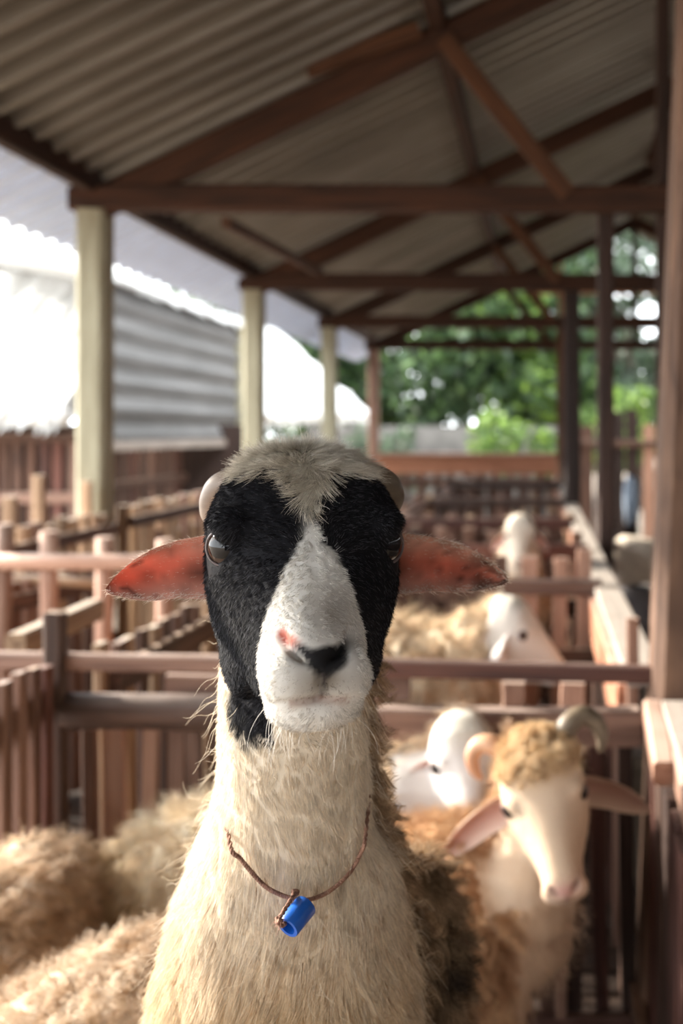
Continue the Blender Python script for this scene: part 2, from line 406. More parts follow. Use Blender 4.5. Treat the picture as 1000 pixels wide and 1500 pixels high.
bar('board', P(545, 1005, YB + .02), P(600, 1006, YB + .02), 0.025, 0.07, M_rail, f, side=(0, 1, 0))
for px, wpx in ((752, 34), (838, 36)):
    bar('block', P(px, 1042, YB), P(px, 1000, YB), wpx * YB / FPX, 0.03, M_pole, f)
bar('upright', P(925, 1050, YB + .03), P(926, 905, YB + .03), 0.03, 0.03, M_pole, f)
bar('upright', P(820, 1490, YB - .03), P(828, 1080, YB - .03), 0.03, 0.03, M_pole, f)

# side fence between the two rows of pens
slat_fence('dark slatted fence entering from the left edge with sunlit slat tops', (-1.155, 2.46), (-1.12, 2.02), 0.02, .965, 0.078, 0.045, 0.024, R2,
           [(.875, .075, .03, -.028, M_log), (.25, .06, .03, -.028, M_log)], top_jit=.012, posts=((.03, 1.07, .045, M_slat),))
slat_fence('slatted side fence running back beside the ear of the foreground sheep', (-1.115, 2.62), (-1.06, 5.1), 0.02, .955, 0.082, 0.05, 0.024, Rp,
           [(.865, .07, .03, -.03, M_slat), (.25, .06, .03, -.03, M_slat)], top_jit=.012)
slat_fence('far part of the slatted side fence between the pen rows', (-1.05, 5.2), (-.9, 14.0), 0.02, .93, 0.13, 0.06, 0.024, R2,
           [(.87, .07, .03, -.03, M_rail)], top_jit=.012)
# left row: round pole fence and boards
yl = 3.75
pf = empty('pole_fence', (-1.9, yl, 0), 'round pole fence with two horizontal poles left of the foreground sheep', 'fence')
bar('pole', P(-60, 822, yl - .04), P(420, 826, yl - .04), 0.064, 0.064, M_pole, pf, round_=True, jit=.003)
bar('pole', P(-30, 843, yl + .25), P(150, 856, yl + .2), 0.04, 0.04, M_slatpale, pf, round_=True, jit=.002)
for px, pt in ((4, 768), (73, 778), (151, 787), (240, 790)):
    bar('post', P(px, 1260, yl), P(px, pt, yl), 0.062, 0.062, M_pole, pf, round_=True, jit=.004)
pk = bar('plank', P(22, 948, 2.75), P(140, 893, 3.45), 0.05, 0.07, M_slatpale, None); tag(pk, 'loose pale plank slanting upward behind the nearest left fence', 'plank')
slat_fence('low slatted fence with bright slat ends behind the pole fence', (-2.02, 3.8), (-1.9, 4.35), 0.02, .93, 0.09, 0.05, 0.04, Rp, [(.86, .06, .03, -.035, M_slat)], top_jit=.008)
# outer fence along the left side of the shed
slat_fence('outer slatted fence along the left posts with round bright slat tops', (-2.24, 3.6), (-2.24, 5.3), 0.0, 1.09, 0.118, 0.062, 0.05, Ro,
           [(1.0, .06, .035, -.045, M_slat), (.45, .06, .03, -.045, M_slat)], top_jit=.015)
slat_fence('farther outer fence with a dotted row of bright tops past the first post', (-2.24, 5.5), (-2.24, 9.6), 0.0, 1.10, 0.135, 0.066, 0.05, Ro,
           [(1.02, .06, .035, -.045, M_slat), (.72, .05, .03, -.045, M_rail)], top_jit=.012)
slat_fence('slatted cross fence of the left pens behind the pole fence', (-2.2, 5.95), (-1.1, 5.95), 0.02, .93, 0.105, 0.05, 0.025, Ro, [(.8, .06, .03, -.03, M_rail)], top_jit=.05)
slat_fence('second slatted cross fence of the left pens', (-2.2, 8.2), (-1.0, 8.2), 0.02, 1.0, 0.12, 0.06, 0.025, R2, [(.9, .06, .03, -.03, M_rail)], top_jit=.05)
for k, (xx, yy, h) in enumerate(((-2.3, 4.45, 1.22), (-2.32, 4.75, 1.3), (-2.36, 4.2, 1.25), (-2.3, 5.2, 1.25))):
    o = bar('stake', (xx, yy, -.3), (xx, yy, h), .055, .04, M_slatpale, None)
    tag(o, ['pale stake just left of the first concrete post', 'tall pale stake overlapping the first concrete post', 'leftmost pale stake above the outer fence', 'pale stake just right of the first concrete post'][k], 'stake', 'stakes at the outer fence')

# cross fences of the right row, one behind another
CL = ['cross fence with brown rail just below the right ear of the foreground sheep', 'cross fence with pale short slats behind the far white sheep', 'dark cross fence in the middle of the pen row',
      'shadowed cross fence with bright specks below the orange plank']
for k, (Y, sl) in enumerate(((3.98, 0.10), (5.15, 0.13), (6.7, 0.13), (8.7, .15))):
    slat_fence(CL[k], (-1.03 + k * .03, Y), (0.24, Y), 0.02, (1.02 if k in (0, 1) else .95), sl, 0.055, 0.025,
               [M_pole, M_slat, M_rail] if k < 2 else [M_slat, M_rail, M_slat, M_slatpale], [(TOPZ - .02, .06 if k == 0 else .075, .04, -.03, (M_rail, M_redrail, M_redrail, M_log)[k]), (.62, .09, .03, -.03, M_slat), (.2, .08, .03, -.03, M_slat)], top_jit=.03)
ep = slat_fence('end fence of the pen row topped by a wide orange plank', (-2.2, 14.0), (.22, 14.0), 0.02, .95, .2, .1, .03, R2, [(.82, .12, .04, -.04, M_slat)])
bar('plank', (-2.2, 13.9, 1.06), (.25, 13.9, 1.06), .06, .25, M_orange, ep, side=(0, 1, 0))
bar('ledge', (-2.2, 13.8, 1.2), (.25, 13.8, 1.2), .3, .03, M_orange, ep, side=(0, 1, 0))
slat_fence('far cross fence in deep shade before the end plank', (-1.0, 11.0), (.24, 11.0), 0.02, 1.0, .16, .08, .03, R2, [(.93, .1, .04, -.04, M_log), (.5, .1, .04, -.04, M_log)], top_jit=.03)

# right hand side wall of the pens with a grey top plank
sw = empty('pen_side_wall', (.25, 2.5, 0), 'long side fence right of the pens with a worn grey top plank', 'fence')
bar('top_plank', (.262, 2.50, TOPZ - .03), (.262, 14.0, TOPZ - .03), .10, .03, M_grey, sw, side=(1, 0, 0), jit=.006)
bar('inner_board', (.205, 2.56, TOPZ - .13), (.20, 14.0, TOPZ - .13), .025, .15, M_orange, sw, side=(1, 0, 0))
for i in range(40):
    y = 2.75 + i * .28
    bar('slat', (.23, y, 0), (.23, y, TOPZ - .05), .022, .09, random.choice(R2), sw, side=(1, 0, 0), key='sw%d' % (i % 5))
# near part
nw = empty('near_side_wall', (.25, 1.4, 0), 'near side fence at the right edge with pale stepped rails and dark boards', 'fence')
bar('rail', (.262, 2.39, .853), (.252, 2.06, .812), .045, .05, M_pole, nw, side=(1, 0, 0))
bar('rail', (.285, 2.12, .815), (.262, 1.2, .76), .03, .06, M_pole, nw, side=(1, 0, 0))
bar('top_plank', (.36, 2.38, .862), (.345, 1.2, .80), .16, .03, M_grey, nw, side=(1, 0, 0))
for k, (y, z, x) in enumerate(((2.33, .80, .262), (2.2, .80, .262), (2.07, .79, .262), (1.97, .78, .262), (1.86, .77, .258), (1.70, .76, .258), (1.55, .76, .258), (1.40, .76, .258), (1.25, .76, .258))):
    bar('board', (x + .004, y, 0.02), (x + .004, y, z - .02), .024, .085, (M_redrail, M_slat, M_darkpost, M_redrail)[k % 4], nw, side=(1, 0, 0), jit=.004)  # dark woods chosen to carry the shade on this side
bar('lower_rail', (.235, 2.5, .12), (.235, 1.2, .12), .03, .07, M_slat, nw, side=(1, 0, 0))

# front rail on which the foreground sheep rests its hooves (below the picture)
fr = empty('front_rail', (-.3, .80, 0), 'low front rail of the pen under the foreground sheep', 'fence')
bar('rail', (-1.1, .84, .50), (.3, .84, .50), .12, .06, M_rail, fr, side=(0, 1, 0))
for x in (-1.05, -.55, -.02, .27): bar('post', (x, .84, 0), (x, .84, .48), .06, .06, M_slat, fr)

# ================================================================== NEIGHBOURING BUILDINGS ON THE LEFT
V0 = lambda *a: Vector(a)
def thatch_roof(label, corners, thick, nx, ny, name='thatched_roof', fringe=220):
    """corners: eave-left, eave-right, top-right, top-left"""
    base = corners[0]
    t = empty(name, base, label, 'roof')
    a, b, c, d = [Vector(v) for v in corners]
    n = (b - a).cross(d - a).normalized()
    if n.z < 0: n = -n
    vv, ff = [], []
    for s in (0, 1):
        for j in range(ny + 1):
            for i in range(nx + 1):
                u, v = i / nx, j / ny
                p = (a * (1 - u) + b * u) * (1 - v) + (d * (1 - u) + c * u) * v
                if s: p = p + n * (thick + 0.03 * math.sin(v * 40) + random.uniform(-.03, .03))
                vv.append(p)
    W = nx + 1; H = (nx + 1) * (ny + 1)
    for j in range(ny):
        for i in range(nx):
            q = (j * W + i, j * W + i + 1, (j + 1) * W + i + 1, (j + 1) * W + i)
            ff.append(tuple(H + k for k in q)); ff.append(q[::-1])
    for i in range(nx):
        ff.append((i, i + 1, H + i + 1, H + i)); q = ny * W + i; ff.append((q + 1, q, H + q, H + q + 1))
    for j in range(ny):
        q = j * W; ff.append((q + W, q, H + q, H + q + W)); q = j * W + nx; ff.append((q, q + W, H + q + W, H + q))
    mesh_obj('thatch', vv, ff, M_thatch, t)
    vv, ff = [], []
    down = (a - d).normalized()
    for k in range(fringe):
        u = random.random(); v = random.choice([0, 0, 0, random.random()])
        p = a * (1 - u) + b * u + (d - a) * v
        if v > 0: p = (b * (1 - v) + c * v)
        p = p + n * random.uniform(-.02, thick)
        e = (b - a).normalized() * 0.035
        ln = down * random.uniform(.08, .22) if v == 0 else (b - a).normalized() * random.uniform(.05, .12)
        if v > 0: e = down * .03
        i0 = len(vv); vv += [p - e, p + e, p + ln + n * random.uniform(-.05, .03), p + n * .04]
        ff += [(i0, i0 + 1, i0 + 2), (i0 + 1, i0 + 3, i0 + 2), (i0 + 3, i0, i0 + 2), (i0, i0 + 3, i0 + 1)]
    fo = mesh_obj('straw_fringe', vv, ff, M_thatch, t); tag(fo, kind='stuff')
    return t
thatch_roof('bright thatched roof beyond the nearest pale post on the left', [V0(-7.6, 10.0, 1.55), V0(-4.6, 10.0, 1.56), V0(-4.6, 13.9, 4.7), V0(-7.6, 13.9, 4.7)], .22, 24, 14)
thatch_roof('farther pale thatched roof seen between the second and fourth posts', [P(330, 622, 17.5), P(538, 618, 19.5), P(392, 486, 21.5), P(280, 470, 20.0)], .2, 16, 10, fringe=120)

def house_wall(label, p0, p1, z0, z1, pitch, mats, rails, posts):
    return slat_fence(label, p0, p1, z0, z1, pitch, pitch * .62, .03, mats, rails, posts=posts, name='stall_wall', top_jit=.0, tilt=.01)
a = V0(-7.5, 10.6, 0); b = V0(-4.75, 10.6, 0)
house_wall('slatted stall wall under the bright thatched roof', (a.x, a.y), (b.x, b.y), -.45, 1.46, .14, R2, [(.82, .11, .05, -.05, M_rail), (1.44, .1, .05, -.05, M_slat)], ((.1, 1.5, .14, M_rail), (.66, 1.5, .16, M_pole), (.985, 1.5, .12, M_rail)))
bk = mesh_obj('wall_side', [(-8.2, 11.9, -.45), (-4.0, 13.9, -.45), (-4.0, 13.9, 1.6), (-8.2, 11.9, 1.6)], [(0, 1, 2, 3)], M_darkpost); bk.name = 'wall_side'; tag(bk, kind='structure')
a = P(150, 640, 10.6); b = P(350, 640, 15.0)
house_wall('shadowed slatted wall below the grey metal sheets', (a.x - .3, a.y + .1), (b.x - .3, b.y), -.45, 1.40, .17, R2, [(.9, .1, .05, -.05, M_slat)], ((.2, 1.4, .12, M_slat), (.55, 1.4, .12, M_rail), (.98, 1.4, .14, M_rail)))
# metal sheet wall, each sheet a part
XW = -4.3
mw = empty('metal_wall', (XW, 10.2, 1.3), 'grey corrugated metal wall behind the first two posts', 'wall panel')
y0w, y1w = -XW * 1500 / (790 - 120), -XW * 1500 / (790 - 346)
zt = lambda y: EYE + 0.338 * 4.3 - .02
zb, ztop = EYE - 18 * 12 / 1500, EYE + .345 * 4.3
rows = 6; hh = (ztop - zb) / rows
for r in range(rows):
    vv, ff = [], []
    prof = [(0, 0), (.25, .035), (.45, .045), (.6, .012), (.8, -.004), (1.06, .0)]
    off = .006 * (r % 2)
    for y in (y0w, y1w):
        for t, h in prof: vv.append((XW + h + off, y, zb + (r + t) * hh))
    for y in (y0w, y1w):
        for t, h in prof: vv.append((XW + h + off - .008, y, zb + (r + t) * hh))
    n = len(prof)
    for i in range(n - 1):
        ff.append((i, n + i, n + i + 1, i + 1)); ff.append((2 * n + i, 2 * n + i + 1, 3 * n + i + 1, 3 * n + i))
    ff += [tuple(range(0, n)) + tuple(range(3 * n - 1, 2 * n - 1, -1)), tuple(range(2 * n - 1, n - 1, -1)) + tuple(range(3 * n, 4 * n))]
    mesh_obj('metal_sheet', vv, ff, M_panel, mw)
bar('corner_post', (XW + .02, y1w + .05, -.45), (XW + .02, y1w + .05, ztop), .16, .16, M_concrete, mw)
bar('bottom_rail', (XW + .06, y0w, zb), (XW + .06, y1w, zb), .05, .1, M_grey, mw, side=(1, 0, 0))
thatch_roof('bright straw edge along the top of the grey metal wall', [Vector((XW + .1, y0w, ztop + .0)), Vector((XW + .1, y1w, ztop + .0)), Vector((XW - 2.2, y1w, ztop + .5)), Vector((XW - 2.2, y0w, ztop + .5))], .08, 14, 6, fringe=120)

# ================================================================== BACKGROUND BEYOND THE SHED
bw = mesh_obj('garden_wall', *(lambda x0, x1, y, z: ([(x0, y, -.45), (x1, y, -.45), (x1, y, z), (x0, y, z), (x0, y + .2, -.45), (x1, y + .2, -.45), (x1, y + .2, z), (x0, y + .2, z)],
    [(0, 1, 2, 3), (5, 4, 7, 6), (3, 2, 6, 7), (0, 3, 7, 4), (1, 5, 6, 2)]))(-5.2, 1.2, 23, 1.64), M_wallgrey)
tag(bw, 'low grey wall beyond the end of the pens below the trees', 'wall')
bfence = slat_fence('brown board fence at the far right behind the aisle', (.55, 17.5), (4.2, 17.0), -.45, 1.75, .26, .22, .04, (M_slat, M_rail, M_darkpost, M_pole), [(1.3, .12, .05, -.05, M_slat)], top_jit=.15)

def leaf_mat(name, c1, c2, c3):
    m, nt, b = new_mat(name); N = nt.nodes; L = nt.links
    g = N.new('ShaderNodeNewGeometry'); r = N.new('ShaderNodeValToRGB')
    r.color_ramp.elements[0].color = (*c1, 1); r.color_ramp.elements[1].color = (*c3, 1)
    e = r.color_ramp.elements.new(.55); e.color = (*c2, 1)
    L.new(g.outputs['Random Per Island'], r.inputs[0]); L.new(r.outputs[0], b.inputs['Base Color']); b.inputs['Roughness'].default_value = .45
    t = N.new('ShaderNodeBsdfTranslucent'); mx = N.new('ShaderNodeMixShader'); mx.inputs[0].default_value = .4
    L.new(r.outputs[0], t.inputs['Color']); L.new(b.outputs[0], mx.inputs[1]); L.new(t.outputs[0], mx.inputs[2]); L.new(mx.outputs[0], N['Material Output'].inputs[0])
    return m
M_leafA = leaf_mat('leaf green', (.018, .036, .018), (.042, .08, .036), (.10, .17, .05))
M_leafB = leaf_mat('leaf lime', (.035, .065, .02), (.09, .16, .04), (.26, .40, .06))
M_leafC = leaf_mat('leaf grey green', (.03, .05, .035), (.065, .10, .06), (.12, .165, .10))
M_bark = noisy('bark', (.035, .026, .02), (.10, .075, .055), scale=8, stretch=(3, 3, .6), rough=.95, bump=.5)

def tree(label, base, height, blobs, n, size, mat, trunk_r=.14):
    base = Vector(base); t = empty('tree', base, label, 'tree', 'trees beyond the shed')
    # trunk with branches
    bm = bmesh.new()
    def limb(a, b, r0, r1):
        a, b = Vector(a), Vector(b); z = (b - a).normalized(); x = z.orthogonal().normalized(); y = z.cross(x)
        rings = []
        for k in range(4):
            q = a.lerp(b, k / 3) + (x * random.uniform(-.05, .05) if 0 < k < 3 else Vector()); r = r0 + (r1 - r0) * k / 3
            rings.append([bm.verts.new(q + (x * math.cos(u * math.pi / 4) + y * math.sin(u * math.pi / 4)) * r) for u in range(8)])
        for k in range(3):
            for u in range(8): bm.faces.new((rings[k][u], rings[k][(u + 1) % 8], rings[k + 1][(u + 1) % 8], rings[k + 1][u]))
    top = Vector((random.uniform(-.2, .2), 0, height * .55)); limb((0, 0, 0), top, trunk_r, trunk_r * .7)
    for c, r in blobs: limb(top - Vector((0, 0, random.uniform(0, .6))), Vector(c), trunk_r * .45, .02)
    me = bpy.data.meshes.new('trunk'); bm.to_mesh(me); bm.free(); link('trunk', me, t, M_bark)
    ws = np.array([r ** 2 for _, r in blobs]); ws = ws / ws.sum()
    idx = rng.choice(len(blobs), n, p=ws)
    cs = np.array([c for c, _ in blobs], float)[idx]; rs = np.array([r for _, r in blobs])[idx]
    d = nrmz(rng.normal(size=(n, 3))); p = cs + d * (rs * rng.uniform(.35, 1.0, n) ** .6)[:, None]
    p += vnoise3(p, 1.3, 3) * .35
    u = nrmz(rng.normal(size=(n, 3)) + np.array([0, 0, -.6])); v = nrmz(np.cross(u, rng.normal(size=(n, 3))))
    s = size * rng.uniform(.6, 1.3, n)[:, None]
    V = np.stack([p - u * s, p + v * s * .42 + u * s * .1, p + u * s, p - v * s * .42 + u * s * .1], 1).reshape(-1, 3)
    me = bpy.data.meshes.new('foliage'); me.vertices.add(4 * n); me.vertices.foreach_set('co', V.ravel().astype(np.float32))
    me.loops.add(4 * n); me.loops.foreach_set('vertex_index', np.arange(4 * n, dtype=np.int32))
    me.polygons.add(n); me.polygons.foreach_set('loop_start', np.arange(0, 4 * n, 4, dtype=np.int32)); me.update(); me.validate()
    o = link('foliage', me, t, mat); tag(o, kind='stuff')
    return t
def blobs(n, rx, ry, z0, z1, r0, r1):
    return [((random.uniform(-rx, rx), random.uniform(-ry, ry), random.uniform(z0, z1)), random.uniform(r0, r1)) for _ in range(n)]
G = -.45
tree('dark trunked green tree in the middle beyond the pens', (P(684, 600, 25).x, 25, G), 5.0, blobs(15, 3.0, 1.2, 2.8, 6.4, .8, 1.5), 9000, .17, M_leafA, .2)
tree('broad green tree left of the dark trunk', (-5.6, 27, G), 4.5, blobs(12, 2.6, 1.2, 2.2, 5.6, .8, 1.4), 6500, .17, M_leafA)
tree('lime green tree right of the dark trunk', (0.2, 24, G), 4.0, blobs(10, 1.5, 1.0, 2.3, 5.6, .6, 1.0), 4500, .15, M_leafB)
tree('grey green tree seen through the aisle posts', (2.6, 26, G), 5.0, blobs(12, 2.0, 1.2, 1.6, 7.2, .8, 1.3), 5500, .17, M_leafC)
tree('tall far tree behind the gable on the right', (4.4, 31, G), 7.5, blobs(14, 2.6, 1.5, 3.0, 9.5, .8, 1.4), 5200, .2, M_leafC)
tree('tall far tree filling the view over the far tie beams', (-1.2, 33, G), 7, blobs(16, 4.0, 1.5, 4.0, 9.0, .9, 1.6), 7500, .2, M_leafA)
tree('leafy tree behind the far thatched roof on the left', (-9.0, 32, G), 5, blobs(12, 3.0, 1.2, 2.5, 6.0, .9, 1.5), 6000, .18, M_leafB)
tree('low bush hanging over the board fence on the right', (2.3, 20, G), 2.4, blobs(8, 1.4, .5, 1.3, 2.6, .4, .8), 3500, .11, M_leafB, .07)
tree('dark bush at the foot of the grey garden wall', (-2.6, 28.5, G), 2.8, blobs(12, 4.5, .8, 1.2, 3.6, .8, 1.2), 6500, .16, M_leafA, .1)

tree('lime shrub in front of the grey garden wall', (-.9, 21.5, G), 1.9, blobs(7, 1.2, .3, 1.0, 2.0, .35, .6), 2600, .10, M_leafB, .05)
tree('dark green shrub left in front of the grey garden wall', (-3.6, 21.5, G), 1.9, blobs(7, 1.0, .3, 1.0, 1.9, .35, .6), 2400, .10, M_leafC, .05)
# things in the aisle on the right
def sack(name, label, center, sx, sy, sz, c1, c2, cat='sack'):
    bm = bmesh.new(); bmesh.ops.create_icosphere(bm, subdivisions=3, radius=1)
    for v in bm.verts:
        p = v.co.copy(); q = Vector([math.copysign(abs(t) ** .55, t) for t in p])
        n = .06 * math.sin(p.x * 7 + p.z * 3) + .05 * math.sin(p.y * 9 + p.x * 4)
        v.co = Vector((q.x * sx, q.y * sy, q.z * sz)) * (1 + n)
    me = bpy.data.meshes.new(name); bm.to_mesh(me); bm.free(); me.polygons.foreach_set('use_smooth', [True] * len(me.polygons))
    o = link(name, me, None, noisy(name, c1, c2, scale=22, rough=.9, bump=.3)); o.location = center; tag(o, label, cat); return o

o = bar('platform', P(866, 945, 6.35) * 1.0 + Vector((0, .05, -.40)), P(990, 945, 6.35) + Vector((0, .05, -.40)), .5, .7, M_grey, None, side=(0, 1, 0)); tag(o, 'low grey platform under the sacks beside the aisle', 'platform')
zt_ = P(866, 945, 6.35).z - .05
c = P(928, 900, 6.3); sack('feed_sack', 'dark grey sack under the cream one beside the aisle', (c.x, c.y, zt_ + .215), .2, .14, .21, (.12, .11, .115), (.2, .18, .18))
c = P(928, 800, 6.3); sack('feed_sack', 'pale cream feed sack beside the aisle behind the grey plank', (c.x, c.y, zt_ + .58), .15, .12, .145, (.62, .52, .42), (.8, .7, .58))
c = P(890, 772, 6.45); sack('standing_bag', 'tall greyish brown bag standing next to the cream sack', (c.x, c.y, zt_ + .40), .075, .08, .40, (.27, .22, .2), (.36, .3, .28), 'bag')
c = P(924, 735, 9.5); sack('cloth_bundle', 'pale blue cloth bundle in the aisle behind the sacks', (c.x, c.y, c.z), .07, .06, .24, (.25, .32, .42), (.45, .52, .62), 'cloth')
o = bar('stump_post', (c.x, c.y, -.45), (c.x, c.y, c.z - .22), .12, .12, M_darkpost, None); tag(o, 'short dark post under the pale blue cloth bundle', 'post')
# ================================================================== SHEEP
# head template, local frame: -y forward, z up, x lateral; origin between the eyes
HEAD = [  # D(y,z), V(y,z), half width, fraction of widest height
    ((.108, .030), (.092, -.050), .040, .5), ((.088, .062), (.085, -.085), .060, .5), ((.058, .079), (.068, -.105), .073, .55),
    ((.022, .082), (.046, -.120), .079, .62), ((-.010, .068), (.020, -.132), .082, .68), ((-.032, .045), (.000, -.137), .077, .66),
    ((-.054, .022), (-.020, -.137), .064, .60), ((-.077, -.001), (-.042, -.133), .051, .54), ((-.099, -.024), (-.065, -.127), .042, .50),
    ((-.118, -.043), (-.085, -.124), .0385, .48), ((-.133, -.058), (-.101, -.124), .038, .46), ((-.142, -.071), (-.116, -.122), .034, .46),
    ((-.146, -.083), (-.129, -.115), .022, .45)]

def spow(a, e): return math.copysign(abs(a) ** e, a)

def loft(bm, rings):
    prev = None; n = len(rings[0])
    vs = [[bm.verts.new(p) for p in r] for r in rings]
    for a, b in zip(vs, vs[1:]):
        for i in range(n): bm.faces.new((a[i], a[(i + 1) % n], b[(i + 1) % n], b[i]))
    for r, fl in ((vs[0], True), (vs[-1], False)):
        c = bm.verts.new(sum((v.co for v in r), Vector()) / n)
        for i in range(n):
            bm.faces.new((c, r[(i + 1) % n], r[i]) if fl else (c, r[i], r[(i + 1) % n]))

def head_rings(M, n=28, narrow=1.0):
    out = []
    for (D, V, w, f) in HEAD:
        D = Vector((0, *D)); V = Vector((0, *V)); up = D - V; m = V + up * f; r = []
        for i in range(n):
            a = 2 * math.pi * i / n; c, s = math.cos(a), math.sin(a)
            h = up * ((1 - f) if s > 0 else f)
            r.append(M @ (m + Vector((w * narrow * spow(c, .85), 0, 0)) + h * spow(s, .92)))
        out.append(r)
    return out

def ellip(bm, M, c, r):
    d = bmesh.ops.create_icosphere(bm, subdivisions=3, radius=1)
    for v in d['verts']: v.co = M @ (Vector(c) + Vector((v.co.x * r[0], v.co.y * r[1], v.co.z * r[2])))

def tube(bm, pts, n=20):
    """pts: (center, half width (x-ish), half other) ; oriented along the path, side axis kept horizontal"""
    cs = [Vector(p[0]) for p in pts]; rings = []
    for k, p in enumerate(pts):
        t = (cs[min(k + 1, len(cs) - 1)] - cs[max(k - 1, 0)]).normalized()
        side = Vector(p[3]) if len(p) > 3 else Vector((1, 0, 0))
        s = side - t * side.dot(t)
        if s.length < .05: s = Vector((0, 1, 0)) - t * t.y
        s.normalize(); o = t.cross(s)
        rings.append([cs[k] + s * math.cos(2 * math.pi * i / n) * p[1] + o * math.sin(2 * math.pi * i / n) * p[2] for i in range(n)])
    loft(bm, rings)

def remeshed(bm, voxel, smooth=6, fac=.5):
    bmesh.ops.recalc_face_normals(bm, faces=bm.faces)
    me = bpy.data.meshes.new('tmp'); bm.to_mesh(me); bm.free()
    o = bpy.data.objects.new('tmp', me); C.objects.link(o)
    m = o.modifiers.new('r', 'REMESH'); m.mode = 'VOXEL'; m.voxel_size = voxel; m.use_smooth_shade = True
    s = o.modifiers.new('s', 'SMOOTH'); s.factor = fac; s.iterations = smooth
    dg = bpy.context.evaluated_depsgraph_get()
    out = bpy.data.meshes.new_from_object(o.evaluated_get(dg))
    bpy.data.objects.remove(o); bpy.data.meshes.remove(me)
    return out

def arrays(me):
    n = len(me.vertices); v = np.empty(n * 3, np.float32); me.vertices.foreach_get('co', v); v = v.reshape(-1, 3).astype(float)
    nn = np.empty(n * 3, np.float32); me.vertices.foreach_get('normal', nn); nn = nn.reshape(-1, 3).astype(float)
    me.calc_loop_triangles(); t = np.empty(len(me.loop_triangles) * 3, np.int32); me.loop_triangles.foreach_get('vertices', t)
    return v, nn, t.reshape(-1, 3)

def set_verts(me, v): me.vertices.foreach_set('co', v.astype(np.float32).ravel()); me.update()

def set_col(me, col):
    a = me.attributes.get('col') or me.attributes.new('col', 'FLOAT_COLOR', 'POINT')
    c = np.ones((len(col), 4), np.float32); c[:, :3] = col; a.data.foreach_set('color', c.ravel())

def scatter(V, Nn, T, n, dens=None):
    a, b, c = V[T[:, 0]], V[T[:, 1]], V[T[:, 2]]
    w = np.linalg.norm(np.cross(b - a, c - a), axis=1)
    if dens is not None: w = w * dens((a + b + c) / 3, nrmz(Nn[T].mean(1)))
    w = w / w.sum(); k = rng.choice(len(T), n, p=w)
    r1 = np.sqrt(rng.random(n)); r2 = rng.random(n)
    wa, wb, wc = (1 - r1)[:, None], (r1 * (1 - r2))[:, None], (r1 * r2)[:, None]
    p = a[k] * wa + b[k] * wb + c[k] * wc
    nr = nrmz(Nn[T[k, 0]] * wa + Nn[T[k, 1]] * wb + Nn[T[k, 2]] * wc)
    return p, nr

def clump_centers(p, size, seed=0):
    """nearest jittered-grid point: returns centre and per-clump randoms"""
    q = p / size; i = np.floor(q).astype(np.int64); best = np.full(len(p), 1e9); bc = np.zeros_like(p); br = np.zeros((len(p), 3))
    def h(ix, iy, iz, s):
        n = (ix * 73856093) ^ (iy * 19349663) ^ (iz * 83492791) ^ ((s + seed * 7) * 2654435)
        n = (n ^ (n >> 13)) * 1274126177
        return ((n ^ (n >> 16)) & 0xffff) / 65535.0
    for dx in (-1, 0, 1):
        for dy in (-1, 0, 1):
            for dz in (-1, 0, 1):
                j = i + np.array([dx, dy, dz]); J = [h(j[:, 0], j[:, 1], j[:, 2], s) for s in range(6)]
                c = (j + np.stack(J[:3], 1)) * size; d = np.linalg.norm(c - p, axis=1); m = d < best
                best[m] = d[m]; bc[m] = c[m]; br[m] = np.stack(J[3:], 1)[m]
    return bc, br

